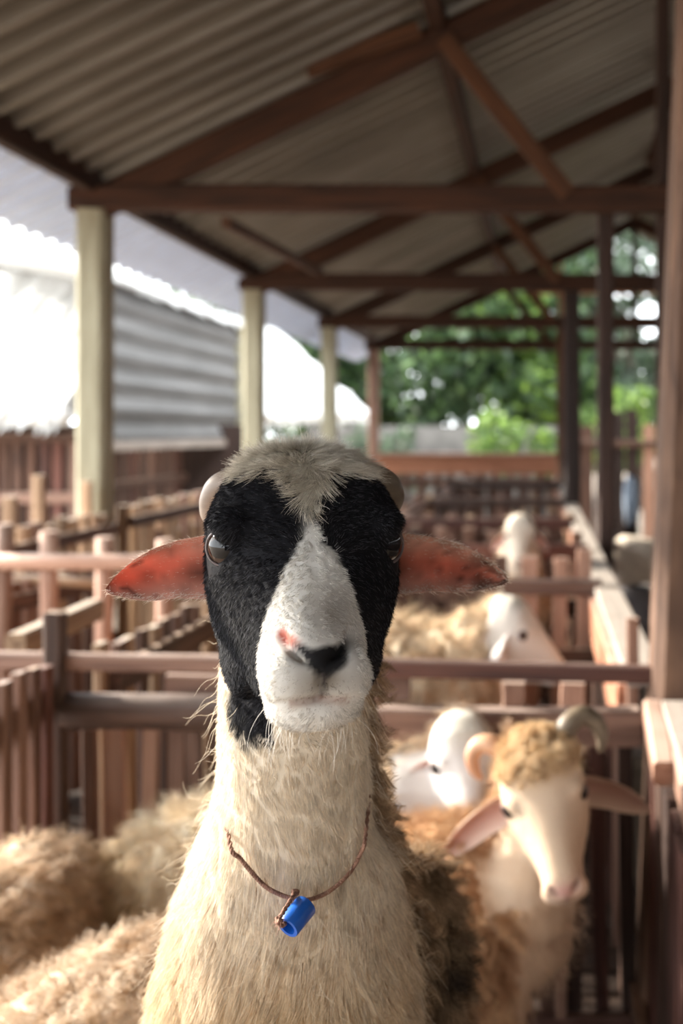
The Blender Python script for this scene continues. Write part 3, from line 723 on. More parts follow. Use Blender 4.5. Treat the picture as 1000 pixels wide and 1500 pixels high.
def hair(name, parent, p, nr, flow, length, lift, col, radius, segs=5, rand=.25, bend=.6, clump=0, clump_size=.02, curl=0, turns=1.5, mat=None, seed=0, wav=0.0):
    n = len(p); S = segs
    flow = np.broadcast_to(np.asarray(flow, float), p.shape)
    ft = nrmz(flow - nr * (flow * nr).sum(1, keepdims=True))
    lift = np.broadcast_to(np.asarray(lift, float), (n,))[:, None]; length = np.broadcast_to(np.asarray(length, float), (n,))[:, None]
    d0 = nrmz(ft * (1 - lift) + nr * lift + rng.normal(size=p.shape) * rand)
    if wav: d0 = nrmz(d0 + vnoise3(p, 28, 31 + seed) * wav)
    d1 = nrmz(ft * (1 - lift * .4) + nr * lift * .4 + rng.normal(size=p.shape) * rand * .6)
    pts = np.empty((n, S, 3)); cur = p - nr * .0015; pts[:, 0] = cur
    if clump or curl:
        cc, cr = clump_centers(p, clump_size, seed)
        cc = cc - nr * ((cc - p) * nr).sum(1, keepdims=True)
        u = nrmz(np.cross(nr, np.array([.3, .7, .2]))); w = np.cross(nr, u)
        cdir = nrmz(nr * (.6 + .4 * cr[:, :1]) + ft * .8 + (cr - .5) * 1.0)
        sgn = np.where(cr[:, 0] > .5, 1.0, -1.0)
    for k in range(1, S):
        t = k / (S - 1)
        d = nrmz(d0 * (1 - bend * t) + d1 * bend * t)
        cur = cur + d * length / (S - 1); q = cur
        if clump:
            tgt = cc + cdir * length * t
            q = q * (1 - clump * t ** .8) + tgt * (clump * t ** .8)
        if curl:
            ph = cr[:, 1] * 6.28 + t * turns * 6.28 * sgn * (.7 + .6 * cr[:, 2])
            q = q + (u * np.cos(ph)[:, None] + w * np.sin(ph)[:, None]) * (curl * t ** .7)
        pts[:, k] = q
    off = np.array(wloc(parent)) if parent else 0
    hc = bpy.data.hair_curves.new(name); hc.add_curves([S] * n)
    hc.attributes['position'].data.foreach_set('vector', (pts - off).astype(np.float32).ravel())
    rad = np.linspace(1, .25, S)[None, :] * np.broadcast_to(np.asarray(radius, float), (n,))[:, None]
    ra = hc.attributes.get('radius') or hc.attributes.new('radius', 'FLOAT', 'POINT')
    ra.data.foreach_set('value', rad.astype(np.float32).ravel())
    ca = hc.attributes.new('col', 'FLOAT_COLOR', 'CURVE')
    c4 = np.ones((n, 4), np.float32); c4[:, :3] = np.clip(col, 0, 1); ca.data.foreach_set('color', c4.ravel())
    hc.materials.append(mat or M_fur)
    o = bpy.data.objects.new(name, hc); C.objects.link(o)
    if parent: o.parent = parent
    tag(o, kind='stuff')
    return o

def headM(loc, yaw, pitch=0, roll=0, s=1.0):
    return Matrix.Translation(loc) @ Matrix.Rotation(math.radians(yaw), 4, 'Z') @ Matrix.Rotation(math.radians(roll), 4, 'Y') @ Matrix.Rotation(math.radians(pitch), 4, 'X') @ Matrix.Scale(s, 4)

def ear_mesh(M, side, inner, rim, outer, droop=0.0, L=1.0, nu=22, nv=13, fold=.018, root=.052):
    """leaf shaped cupped ear; side -1 = image left. returns verts, faces, colours"""
    ls = [.052, .068, .085, .105, .126, .142, .152, .160, .165]
    zu = [.004, .008, .0065, .003, -.004, -.0135, -.022, -.030, -.0375]
    zl = [-.036, -.047, -.046, -.045, -.0475, -.0465, -.044, -.0425, -.0395]
    V, F, Cc = [], [], []
    R = Matrix.Translation((0, 0, -.018)) @ Matrix.Rotation(math.radians(droop), 4, 'Y') @ Matrix.Translation((0, 0, .018))
    for s in (0, 1):
        for i in range(nu + 1):
            u = i / nu; l = .052 + (.165 - .052) * (1 - (1 - u) ** 1.25)
            a, b = np.interp(l, ls, zu), np.interp(l, ls, zl); mid, hf = (a + b) / 2, (a - b) / 2
            for j in range(nv):
                v = -1 + 2 * j / (nv - 1); vv = math.sin(v * math.pi / 2)
                z = mid + vv * hf
                y = .012 + .012 * u + fold * (1 - vv * vv) * math.sin(math.pi * min(1, u * .85 + .12)) - .010 * max(0, -vv) * (1 - u)
                if s: y += .0035 * (1 - abs(vv) ** 4) + .0005
                p = Vector(((.052 + (l - .052) * L) , y, z))
                q = p - Vector((.06, 0, 0)); q = R @ q; p = q + Vector((.06, 0, 0))
                V.append(M @ Vector((p.x * side, p.y, p.z)))
                e = max(abs(vv) ** 2, max(0, u - .8) * 3.5, min(1, max(0, (vv - .1) / .5)) * .8 * (1 - u * .6)); e = min(1, e)
                Cc.append([outer[k] if s else inner[k] * (1 - e) + rim[k] * e for k in range(3)])
    W = nv; H = (nu + 1) * nv
    for i in range(nu):
        for j in range(nv - 1):
            q = (i * W + j, i * W + j + 1, (i + 1) * W + j + 1, (i + 1) * W + j)
            F.append(q); F.append(tuple(H + k for k in q[::-1]))
        for j in (0, nv - 1):
            q = (i * W + j, (i + 1) * W + j, H + (i + 1) * W + j, H + i * W + j); F.append(q)
    for i in (0, nu):
        for j in range(nv - 1): F.append((i * W + j, i * W + j + 1, H + i * W + j + 1, H + i * W + j))
    return V, F, Cc

def add_ear(parent, M, side, inner, rim, outer, name='ear', mat=None, **kw):
    V, F, Cc = ear_mesh(M, side, inner, rim, outer, **kw)
    o = mesh_obj(name, V, F, mat or M_ear, parent, True)
    bm = bmesh.new(); bm.from_mesh(o.data); bmesh.ops.recalc_face_normals(bm, faces=bm.faces); bm.to_mesh(o.data); bm.free()
    set_col(o.data, np.array(Cc)); return o

def catmull(pts, n):
    out = []
    for i in range(len(pts) - 1):
        p0, p1, p2, p3 = pts[max(i - 1, 0)], pts[i], pts[i + 1], pts[min(i + 2, len(pts) - 1)]
        for k in range(n):
            t = k / n; out.append(.5 * ((2 * p1) + (p2 - p0) * t + (2 * p0 - 5 * p1 + 4 * p2 - p3) * t * t + (3 * p1 - p0 - 3 * p2 + p3) * t ** 3))
    out.append(pts[-1]); return out
def curve_tube(name, pts, radii, mat, parent, n=12):
    bm = bmesh.new(); cs = [Vector(p) for p in pts]; rings = []
    s = None
    for k in range(len(cs)):
        t = (cs[min(k + 1, len(cs) - 1)] - cs[max(k - 1, 0)]).normalized()
        if s is None: s = t.orthogonal().normalized()
        s = (s - t * s.dot(t)).normalized(); o = t.cross(s)
        rings.append([cs[k] + (s * math.cos(2 * math.pi * i / n) + o * math.sin(2 * math.pi * i / n)) * radii[k] for i in range(n)])
    loft(bm, rings); bmesh.ops.recalc_face_normals(bm, faces=bm.faces)
    off = wloc(parent) if parent else Vector()
    for v in bm.verts: v.co -= off
    me = bpy.data.meshes.new(name); bm.to_mesh(me); bm.free(); me.polygons.foreach_set('use_smooth', [True] * len(me.polygons))
    return link(name, me, parent, mat)

def eye_mat(name, iris, rough=.06):
    m, nt, b = new_mat(name); N = nt.nodes; L = nt.links
    tc = N.new('ShaderNodeTexCoord'); sx = N.new('ShaderNodeSeparateXYZ'); L.new(tc.outputs['Object'], sx.inputs[0])
    # pupil: horizontal ellipse around local -Y axis, unit sphere
    def mth(op, a, b_=None):
        k = N.new('ShaderNodeMath'); k.operation = op
        for i, v in enumerate((a, b_)):
            if v is None: continue
            if isinstance(v, (int, float)): k.inputs[i].default_value = v
            else: L.new(v, k.inputs[i])
        return k.outputs[0]
    ex = mth('POWER', mth('ABSOLUTE', mth('DIVIDE', sx.outputs['X'], .60)), 2.0); ez = mth('POWER', mth('ABSOLUTE', mth('DIVIDE', sx.outputs['Z'], .44)), 2.0)
    e = mth('ADD', ex, ez); r2 = mth('ADD', mth('POWER', mth('ABSOLUTE', sx.outputs['X']), 2.0), mth('POWER', mth('ABSOLUTE', sx.outputs['Z']), 2.0))
    r = N.new('ShaderNodeValToRGB'); r.color_ramp.elements[0].position = .9; r.color_ramp.elements[0].color = (.004, .004, .006, 1)
    r.color_ramp.elements[1].position = 1.0; r.color_ramp.elements[1].color = (*iris, 1); L.new(e, r.inputs[0])
    r3 = N.new('ShaderNodeValToRGB'); r3.color_ramp.elements[0].position = .68; r3.color_ramp.elements[0].color = (0, 0, 0, 1); r3.color_ramp.elements[1].position = .8; r3.color_ramp.elements[1].color = (1, 1, 1, 1); L.new(r2, r3.inputs[0])
    mx = N.new('ShaderNodeMix'); mx.data_type = 'RGBA'; mx.inputs['B'].default_value = (.012, .010, .011, 1); L.new(r3.outputs[0], mx.inputs['Factor']); L.new(r.outputs[0], mx.inputs['A'])
    L.new(mx.outputs['Result'], b.inputs['Base Color']); b.inputs['Roughness'].default_value = rough; b.inputs['Specular IOR Level'].default_value = .28
    b.inputs['Coat Weight'].default_value = .12; b.inputs['Coat Roughness'].default_value = .03
    return m
M_eye = eye_mat('sheep eye', (.045, .026, .018)); M_eyedark = eye_mat('dark eye', (.02, .012, .01), .12)
M_lid = noisy('eyelid skin', (.008, .008, .010), (.018, .017, .019), scale=60, rough=.9, spec=.1, bump=.4)
M_lidrim = noisy('eyelid rim', (.06, .045, .045), (.14, .10, .10), scale=80, rough=.5)
M_lidpink = noisy('pale eyelid', (.12, .07, .06), (.25, .16, .13), scale=60, rough=.6)

def add_eye(parent, M, side, c, r, look, mat=None, lid=None, lid_r=.0012, sub=3, rimmat=None, open_=(.80, .72)):
    bm = bmesh.new(); bmesh.ops.create_icosphere(bm, subdivisions=sub + 1, radius=1)
    me = bpy.data.meshes.new('eye'); bm.to_mesh(me); bm.free(); me.polygons.foreach_set('use_smooth', [True] * len(me.polygons))
    o = link('eye', me, parent, mat or M_eye)
    s = M.to_scale()[0]; fw = (M.to_3x3() @ Vector((look[0] * side, look[1], look[2]))).normalized()
    zz = (M.to_3x3() @ Vector((0, 0, 1))).normalized(); yy = -fw; xx = yy.cross(zz).normalized(); zz = xx.cross(yy)
    R = Matrix((xx, yy, zz)).transposed()
    wc = M @ Vector((c[0] * side, c[1], c[2])); o.location = wc - wloc(parent); o.rotation_euler = R.to_euler(); o.scale = (r * s, r * s, r * s)
    if lid:      # eyelid: a dark skin cap over the ball with an almond opening and a thin rim
        n, K = 40, 7; Vv, Ff, rim = [], [], []
        for k in range(K):
            for i in range(n):
                a = 2 * math.pi * i / n; ox = math.cos(a) * open_[0]; oz = math.sin(a) * open_[1]; th0 = math.asin(min(.999, math.hypot(ox, oz))); ph = math.atan2(oz, ox)
                th = th0 + (2.0 - th0) * k / (K - 1); rr = 1.035 + .05 * math.sin(math.pi * min(1, k / 2.2)) * (k < 3)
                q = Vector((math.sin(th) * math.cos(ph), -math.cos(th), math.sin(th) * math.sin(ph))) * rr
                Vv.append(wc + (R @ q) * (r * s))
                if k == 0: rim.append(Vv[-1])
        for k in range(K - 1):
            for i in range(n): Ff.append((k * n + i, k * n + (i + 1) % n, (k + 1) * n + (i + 1) % n, (k + 1) * n + i))
        mesh_obj('eyelid', Vv, Ff, lid, parent, True)
        curve_tube('eyelid_rim', rim + rim[:1], [lid_r * s] * (n + 1), rimmat or lid, parent, 6)
    return o

def lerp3(c1, c2, t): return np.asarray(c1)[None] * (1 - t[:, None]) + np.asarray(c2)[None] * t[:, None]

# ------------------------------------------------------------------ the foreground sheep
CREAM, WHITE, BLACK = (.80, .66, .48), (.84, .80, .73), (.010, .010, .013)
msheep = empty('sheep', (-.27, 1.2, 0), 'black and white faced cream sheep in the foreground looking straight at the viewer', 'sheep', 'sheep in the pens')
HM = headM(P(447, 797, .875), 17.5, 0, 1.2, 1.0)
def build_main():
    bm = bmesh.new()
    loft(bm, head_rings(HM))
    ellip(bm, HM, (.060, -.012, .016), (.022, .034, .020)); ellip(bm, HM, (-.060, -.012, .016), (.022, .034, .020))   # brow ridges
    ellip(bm, HM, (0, -.112, -.108), (.036, .030, .020))
    ellip(bm, HM, (.018, -.126, -.085), (.022, .020, .024)); ellip(bm, HM, (-.018, -.126, -.085), (.022, .020, .024))
    ellip(bm, HM, (.045, .01, -.085), (.022, .055, .045)); ellip(bm, HM, (-.045, .01, -.085), (.022, .055, .045))     # cheeks
    prof = [(450, 840, .965, 78, .055), (442, 900, .955, 98, .062), (437, 960, .945, 106, .068), (435, 1050, .945, 110, .072), (433, 1130, .955, 112, .078), (430, 1190, .965, 122, .083), (429, 1250, .98, 143, .092),
            (428, 1310, 1.0, 164, .105), (428, 1370, 1.015, 180, .118), (427, 1440, 1.035, 194, .13), (424, 1520, 1.06, 204, .142)]
    pts = []
    for cx, v, Y, hw, dp in prof:
        c = P(cx, v, Y); pts.append((c, hw * (Y - dp * .4) / FPX, dp))
    pts += [(Vector((-.262, 1.12, .80)), .150, .150), (Vector((-.265, 1.21, .69)), .158, .15), (Vector((-.27, 1.32, .58)), .155, .14), (Vector((-.275, 1.42, .50)), .14, .12), (Vector((-.28, 1.48, .46)), .09, .08)]
    tube(bm, pts, 28)
    # flank bulging out at the right behind the chest
    ellip(bm, Matrix.Identity(4), P(602, 1445, 1.13), (.058, .07, .15))
    for s in (-1, 1):
        x = -.268 + .075 * s
        tube(bm, [(Vector((x, 1.06, .80)), .055, .06), (Vector((x, .99, .70)), .04, .042), (Vector((x, .90, .62)), .026, .028), (Vector((x, .85, .58)), .022, .022), (Vector((x, .835, .545)), .024, .026)], 12)
        tube(bm, [(Vector((-.28 + .08 * s, 1.42, .47)), .06, .08), (Vector((-.28 + .085 * s, 1.36, .34)), .042, .05), (Vector((-.28 + .085 * s, 1.45, .20)), .024, .026), (Vector((-.28 + .085 * s, 1.43, .07)), .02, .02), (Vector((-.28 + .085 * s, 1.42, .02)), .024, .026)], 12)
    me = remeshed(bm, .0034, 8)
    v, nn, T = arrays(me)
    Hi = np.array(HM.inverted()); L = v @ Hi[:3, :3].T + Hi[:3, 3]
    # carve: eye sockets, nostrils, mouth, philtrum
    x, y, z = L[:, 0], L[:, 1], L[:, 2]; ax = np.abs(x)
    disp = np.zeros(len(v))
    disp -= .006 * np.exp(-(((ax - .078) / .014) ** 2 + ((y + .018) / .018) ** 2 + ((z - .002) / .011) ** 2))
    front = (y < -.095)
    # comma shaped nostrils
    d1 = ((ax - .0165) / .0085) ** 2 + ((z + .0635 - (ax - .0165) * .62) / .0036) ** 2
    disp -= .0085 * np.exp(-d1) * front
    d1 = ((ax - .026) / .0042) ** 2 + ((z + .0545) / .006) ** 2
    disp -= .006 * np.exp(-d1) * front
    disp -= .003 * np.exp(-(x / .0016) ** 2) * ((z < -.077) & (z > -.099)) * front
    mz = -.0975 - 3.0 * x ** 2 + .0 * y
    disp -= .0024 * np.exp(-((z - mz) / .0022) ** 2) * np.clip((-.08 - y) / .03, 0, 1) * np.clip((.036 - ax) / .01, 0, 1)
    v2 = v + nn * disp[:, None]
    # lumpy body below the head
    body = np.clip((.02 - z) / .15, 0, 1) * (y > .03)
    v2 = v2 + nn * ((vnoise(v, 22, 3) - .5) * .010 * body)[:, None]
    set_verts(me, v2)
    return me
me_main = build_main()

def main_zone(W, nr):
    """returns dict of coat masks (0..1) for world points on the foreground sheep"""
    Hi = np.array(HM.inverted()); L = W @ Hi[:3, :3].T + Hi[:3, 3]; x, y, z = L[:, 0], L[:, 1], L[:, 2]; ax = np.abs(x)
    jag = (vnoise(W, 160, 4) - .5) * .010 + (vnoise(W, 60, 8) - .5) * .008
    s = -y - .25 * z
    ishead = (z > -.175) & (y < .075 + np.clip(-(z + .05), 0, .2) * -.55)
    # muzzle + blaze
    bx = np.interp(s + jag * .6, [.042, .056, .068, .083, .098, .108, .117], [0.0, .003, .0125, .0215, .029, .040, .3])
    wht = np.clip((bx - ax + jag * .5) / .003 + .5, 0, 1)
    wht = np.maximum(wht, (z < -.116) & (s > .085))
    wht = np.maximum(wht, .75 * np.exp(-((x + .001) / .0045) ** 2) * (s > -.03) * (s < .06) * np.clip(vnoise(W, 300, 77) * 1.6 - .2, 0, 1))
    zb = .066 - .036 * np.exp(-(x / .014) ** 2) - .004 * np.clip(ax / .07, 0, 1) ** 2
    poll = np.clip((z - zb + jag) / .004 + .5, 0, 1)
    side_tan = np.clip((y - .046 + jag) / .006 + .5, 0, 1) * (z > -.05)
    neck = np.where(ishead, 0, 1.0)
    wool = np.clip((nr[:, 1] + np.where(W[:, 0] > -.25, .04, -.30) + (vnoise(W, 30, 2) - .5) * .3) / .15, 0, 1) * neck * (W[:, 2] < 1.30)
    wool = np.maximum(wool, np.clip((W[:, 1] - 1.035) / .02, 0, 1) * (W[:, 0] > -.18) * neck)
    return L, s, wht, poll, side_tan, neck, wool

def main_color(W, nr, var=None):
    L, s, wht, poll, tan, neck, wool = main_zone(W, nr); x, y, z = L[:, 0], L[:, 1], L[:, 2]; ax = np.abs(x)
    n1 = vnoise(W, 18, 12); n2 = vnoise(W, 70, 13)
    col = np.tile(np.array(BLACK), (len(W), 1))
    w = lerp3((.80, .77, .72), (.88, .86, .82), n2); col = col * (1 - wht[:, None]) + w * wht[:, None]
    # grey brown smudge above and below the nose, black nose pad, pink nostril rim
    def put(c, m): nonlocal col; m = np.clip(m, 0, 1)[:, None]; col = col * (1 - m) + np.array(c)[None] * m
    fr = (y < -.085)
    put((.30, .25, .20), .72 * np.exp(-((x - .008) / .015) ** 2 - ((z + .040) / .018) ** 2) * fr)
    put((.15, .115, .08), .88 * np.exp(-((x - .005) / .020) ** 2 - ((z + .083) / .014) ** 2) * fr)
    # dark V of the nostrils meeting the philtrum
    def seg(px, pz, ax_, az, bx_, bz):
        t = np.clip(((px - ax_) * (bx_ - ax_) + (pz - az) * (bz - az)) / ((bx_ - ax_) ** 2 + (bz - az) ** 2), 0, 1)
        return np.hypot(px - ax_ - t * (bx_ - ax_), pz - az - t * (bz - az)), t
    dl, tl = seg(x, z, .004, -.074, -.023, -.0555); dr, tr = seg(x, z, .004, -.074, .027, -.057)
    put((.62, .20, .15), np.clip((.0062 - dl) / .003, 0, 1) * np.clip((tl - .55) / .3, 0, 1) * fr)
    put((.014, .013, .014), np.clip((.0092 * (1.05 - .7 * tl) - dl) / .0035, 0, 1) * fr * np.clip((1.0 - tl) / .35, 0, 1))
    put((.016, .014, .014), np.clip((.0060 - dr) / .003, 0, 1) * fr * np.clip((.95 - tr) / .35, 0, 1))
    put((.014, .013, .014), np.clip((1 - ((x - .007) / .0165) ** 2 - ((z + .0690) / .0105) ** 2) * 2, 0, 1) * fr)
    put((.03, .022, .02), np.exp(-((x - .003) / .0022) ** 2) * ((z < -.077) & (z > -.098)) * fr)
    put((.34, .20, .15), .7 * np.exp(-((z + .0985 + 3.0 * x ** 2) / .0032) ** 2) * (y < -.08) * (ax < .022))
    pw = lerp3((.52, .47, .39), (.78, .73, .63), n2); col = col * (1 - poll[:, None]) + pw * poll[:, None]
    tw = lerp3((.60, .42, .26), (.75, .6, .44), n2); col = col * (1 - tan[:, None]) + tw * tan[:, None]
    und = np.clip((-.122 - z) / .006, 0, 1) * np.clip((ax - .0 < .0) * 1.0 + (x > -.022) * 1.0, 0, 1); put((.80, .70, .56), und)
    # neck and chest
    nk = lerp3((.72, .55, .35), (.88, .75, .57), np.clip(n1 * 1.2 - .1, 0, 1))
    g = np.clip((W[:, 2] - .98) / .12, 0, 1); nk = nk * (1 - g[:, None] * .7) + np.array((.86, .78, .66))[None] * g[:, None] * .7
    spk = (vnoise(W, 260, 15) > .80) & (W[:, 2] < 1.12); nk[spk] *= np.array((.62, .50, .40))
    throat = np.clip((1.0 - ((x + .042) / .020) ** 2 - ((z + .140) / .034) ** 2) * 2.5, 0, 1) * (y < .10)
    nk = nk * (1 - throat[:, None]) + np.array(BLACK)[None] * throat[:, None]
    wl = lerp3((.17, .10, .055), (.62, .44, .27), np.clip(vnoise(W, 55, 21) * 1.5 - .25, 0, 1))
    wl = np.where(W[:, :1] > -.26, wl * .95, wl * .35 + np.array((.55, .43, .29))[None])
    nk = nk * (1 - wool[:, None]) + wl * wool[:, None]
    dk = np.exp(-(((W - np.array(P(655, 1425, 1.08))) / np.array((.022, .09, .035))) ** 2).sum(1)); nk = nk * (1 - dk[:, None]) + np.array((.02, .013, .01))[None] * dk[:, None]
    return col * (1 - neck[:, None]) + nk * neck[:, None]

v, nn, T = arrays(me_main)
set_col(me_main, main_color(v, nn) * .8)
me_main.materials.clear(); me_main.materials.append(M_skin)
set_verts(me_main, v - np.array(wloc(msheep)))
me_main.polygons.foreach_set('use_smooth', [True] * len(me_main.polygons))
body_o = bpy.data.objects.new('body', me_main); C.objects.link(body_o); body_o.parent = msheep
inview = lambda p: ((p[:, 2] > .82) & (p[:, 1] < 1.25)).astype(float)
def head_dens(p, nr):
    Lz = main_zone(p, nr); return (1 - Lz[5]) * (nr[:, 1] < .55)
p, nr = scatter(v, nn, T, 80000, head_dens)
L, s, wht, poll, tan, neck, wool = main_zone(p, nr)
# flow of the face fur: down along the face and outward to the sides; on the poll outward/forward
R3 = np.array(HM.to_3x3()); fl = np.stack([np.sign(L[:, 0]) * (.25 + .5 * np.clip(np.abs(L[:, 0]) / .06, 0, 1)), -.30 - .2 * wht, -.55 + 0 * s], 1)
up = (wht < .5) & (L[:, 2] > .0) & (np.abs(L[:, 0]) < .05) & (poll < .5)
fl[up] = np.stack([L[up, 0] / .05, -.25 + 0 * s[up], .35 + 0 * s[up]], 1) * np.array([1.1, 1, .6])
fl = fl + vnoise3(p, 35, 2) * .35
fl = fl @ R3.T
frn = L[:, 1] < -.09
nosepad = (((L[:, 0] - .006) / .021) ** 2 + ((L[:, 2] + .069) / .014) ** 2 < 1) & frn
_t = np.clip(((.004 - L[:, 0]) * .027 + (L[:, 2] + .074) * .0185) / (.027 ** 2 + .0185 ** 2), 0, 1)
slit = (np.hypot(L[:, 0] - .004 + _t * .027, L[:, 2] + .074 - _t * .0185) < .0088) & frn
lips = (np.abs(L[:, 0]) < .028) & (L[:, 2] < -.075) & (L[:, 2] > -.104) & frn
nosepad = nosepad | slit
ln = .0065 + .001 * wht + .004 * tan - .002 * np.clip((s - .08) / .03, 0, 1); ln = np.where(lips, np.minimum(ln, .0030), ln); ln = np.where(nosepad, .0010, ln) * rng.uniform(.7, 1.25, len(p))
eyeD = np.sqrt((np.abs(L[:, 0]) - .078) ** 2 + (L[:, 1] + .018) ** 2 + (L[:, 2]) ** 2)
ln = np.where(eyeD < .022, .0022, ln)
keep = (poll < .6) & ~nosepad
c = main_color(p, nr) * rng.uniform(.55, 1.2, (len(p), 1))
gl = rng.random(len(p)) < .14; dark = c.max(1) < .08; c[gl & dark] = (.085, .085, .10)
hair('face_coat', msheep, p[keep], nr[keep], fl[keep], ln[keep], .26, c[keep], .00026, segs=4, rand=.16, bend=.4, clump=.35, clump_size=.006)
# poll tuft
def poll_dens(q, nq):
    Lz = main_zone(q, nq); return ((1 - Lz[5]) * (Lz[3] > .4)) * (nq[:, 1] < .8)
p, nr = scatter(v, nn, T, 9000, poll_dens); L = main_zone(p, nr)[0]
fl = np.stack([L[:, 0] / .06 * 1.0, -.8 + 0 * L[:, 0], -.15 + 0 * L[:, 0]], 1) + vnoise3(p, 40, 5) * .5; fl = fl @ R3.T
c = lerp3((.46, .41, .33), (.90, .85, .76), rng.random(len(p)))
hair('poll_tuft', msheep, p, nr, fl, rng.uniform(.014, .030, len(p)), .20, c, .00022, segs=6, rand=.20, bend=.7, clump=.35, clump_size=.014)
# neck and chest hair
def neck_dens(q, nq):
    Lz = main_zone(q, nq); return Lz[5] * (1 - .85 * Lz[6]) * inview(q)
p, nr = scatter(v, nn, T, 130000, neck_dens)
fl = np.tile(np.array([0, -.12, -1.0]), (len(p), 1)) + vnoise3(p, 14, 6) * np.array([.55, .1, .2]) + np.stack([(p[:, 0] + .21) * 1.2, 0 * p[:, 0], 0 * p[:, 0]], 1)
g = np.clip((1.17 - p[:, 2]) / .3, 0, 1); ln = (.013 + .020 * g) * rng.uniform(.6, 1.3, len(p))
Lh = main_zone(p, nr)[0]; ln = np.where((Lh[:, 2] > -.20) & (Lh[:, 1] < .09), np.minimum(ln, .012), ln)
c = main_color(p, nr) * rng.uniform(.62, 1.18, (len(p), 1))
hair('neck_coat', msheep, p, nr, fl, ln,   .15, c, .00025, segs=6, rand=.12, bend=.5, clump=.26, clump_size=.022, seed=3)
# stray hairs
p, nr = scatter(v, nn, T, 900, neck_dens)
hair('stray_hairs', msheep, p, nr, np.array([0, -.1, -.6]), rng.uniform(.02, .045, len(p)), .35, np.tile((.85, .75, .6), (len(p), 1)), .00022, segs=7, rand=.5, bend=.4, curl=.006, turns=.8, clump=.1, clump_size=.004)
# woolly flanks and tufts along the sides of the neck
def wool_dens(q, nq):
    Lz = main_zone(q, nq); return Lz[5] * np.clip(Lz[6] - .1, 0, 1) * ((q[:, 2] > .75) & (q[:, 1] < 1.3)) * ((q[:, 0] > -.25) | (q[:, 2] < 1.12)) * (nq[:, 1] < .93)
p, nr = scatter(v, nn, T, 26000, wool_dens)
c = main_color(p, nr) * rng.uniform(.7, 1.2, (len(p), 1))
hair('fleece', msheep, p, nr, np.array([0, .1, -1.0]), rng.uniform(.018, .036, len(p)), .45, c, .00038, segs=8, rand=.2, bend=.5, clump=.82, clump_size=.016, curl=.0045, turns=1.4, seed=5)
# ears
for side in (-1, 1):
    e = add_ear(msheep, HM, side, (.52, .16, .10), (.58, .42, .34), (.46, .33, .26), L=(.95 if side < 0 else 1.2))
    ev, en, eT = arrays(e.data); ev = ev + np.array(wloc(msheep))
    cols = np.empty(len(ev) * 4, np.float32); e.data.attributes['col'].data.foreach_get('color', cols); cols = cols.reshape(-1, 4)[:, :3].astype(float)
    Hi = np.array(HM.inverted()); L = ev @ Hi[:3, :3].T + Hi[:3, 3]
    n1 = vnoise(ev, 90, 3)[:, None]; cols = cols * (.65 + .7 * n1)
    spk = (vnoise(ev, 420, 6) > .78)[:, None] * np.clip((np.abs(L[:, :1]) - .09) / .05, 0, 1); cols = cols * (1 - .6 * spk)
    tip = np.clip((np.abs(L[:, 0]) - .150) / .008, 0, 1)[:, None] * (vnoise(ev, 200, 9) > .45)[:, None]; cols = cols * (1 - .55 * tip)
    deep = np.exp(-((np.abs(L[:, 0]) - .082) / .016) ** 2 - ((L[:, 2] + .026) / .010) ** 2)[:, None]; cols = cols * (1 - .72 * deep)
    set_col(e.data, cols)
    # fringe along the ear edge and inside
    rimv = (cols[:, 2] > .22); 
    p, nr = scatter(ev, en, eT, 2600, None)
    L = p @ Hi[:3, :3].T + Hi[:3, 3]
    up = np.interp(np.abs(L[:, 0]), [.052, .068, .085, .105, .126, .142, .152, .160, .165], [.004, .008, .0065, .003, -.004, -.0135, -.022, -.030, -.0375])
    lo = np.interp(np.abs(L[:, 0]), [.052, .068, .085, .105, .126, .142, .152, .160, .165], [-.036, -.047, -.046, -.045, -.0475, -.0465, -.044, -.0425, -.0395])
    edge = np.minimum(up - L[:, 2], L[:, 2] - lo) < .004
    k = edge | (rng.random(len(p)) < .25)
    fl = np.tile(np.array([side * .9, -.2, -.35]), (len(p), 1)); fl[L[:, 2] > (up + lo) / 2] = np.array([side * .9, -.1, .3])
    hair('ear_fringe', e, p[k], nr[k], (fl @ R3.T)[k], np.where(edge[k], rng.uniform(.003, .007, k.sum()), .005), .35, np.tile((.80, .68, .58), (k.sum(), 1)), .00016, segs=4, rand=.3)
    o = add_eye(msheep, HM, side, (.0605, -.0195, .001), .0190, (.52, -.85, -.02), lid=M_lid, lid_r=.0013, rimmat=M_lidrim)
# horn buds
def W(x, y, z): return HM @ Vector((x, y, z))
def horn(pts, rad, mat, par):
    q = catmull([Vector(a) for a in pts], 5); r = np.interp(np.linspace(0, 1, len(q)), np.linspace(0, 1, len(rad)), rad)
    return curve_tube('horn', q, list(r), mat, par, 18)
horn([W(-.050, .062, .044), W(-.062, .066, .048), W(-.072, .070, .043), W(-.078, .074, .032), W(-.080, .076, .020), W(-.079, .076, .012)], [.014, .0135, .012, .010, .007, .003], M_horn, msheep)
horn([W(.050, .055, .046), W(.066, .060, .050), W(.079, .066, .045), W(.086, .070, .034), W(.088, .071, .022)], [.018, .017, .015, .011, .004], M_horndark, msheep)
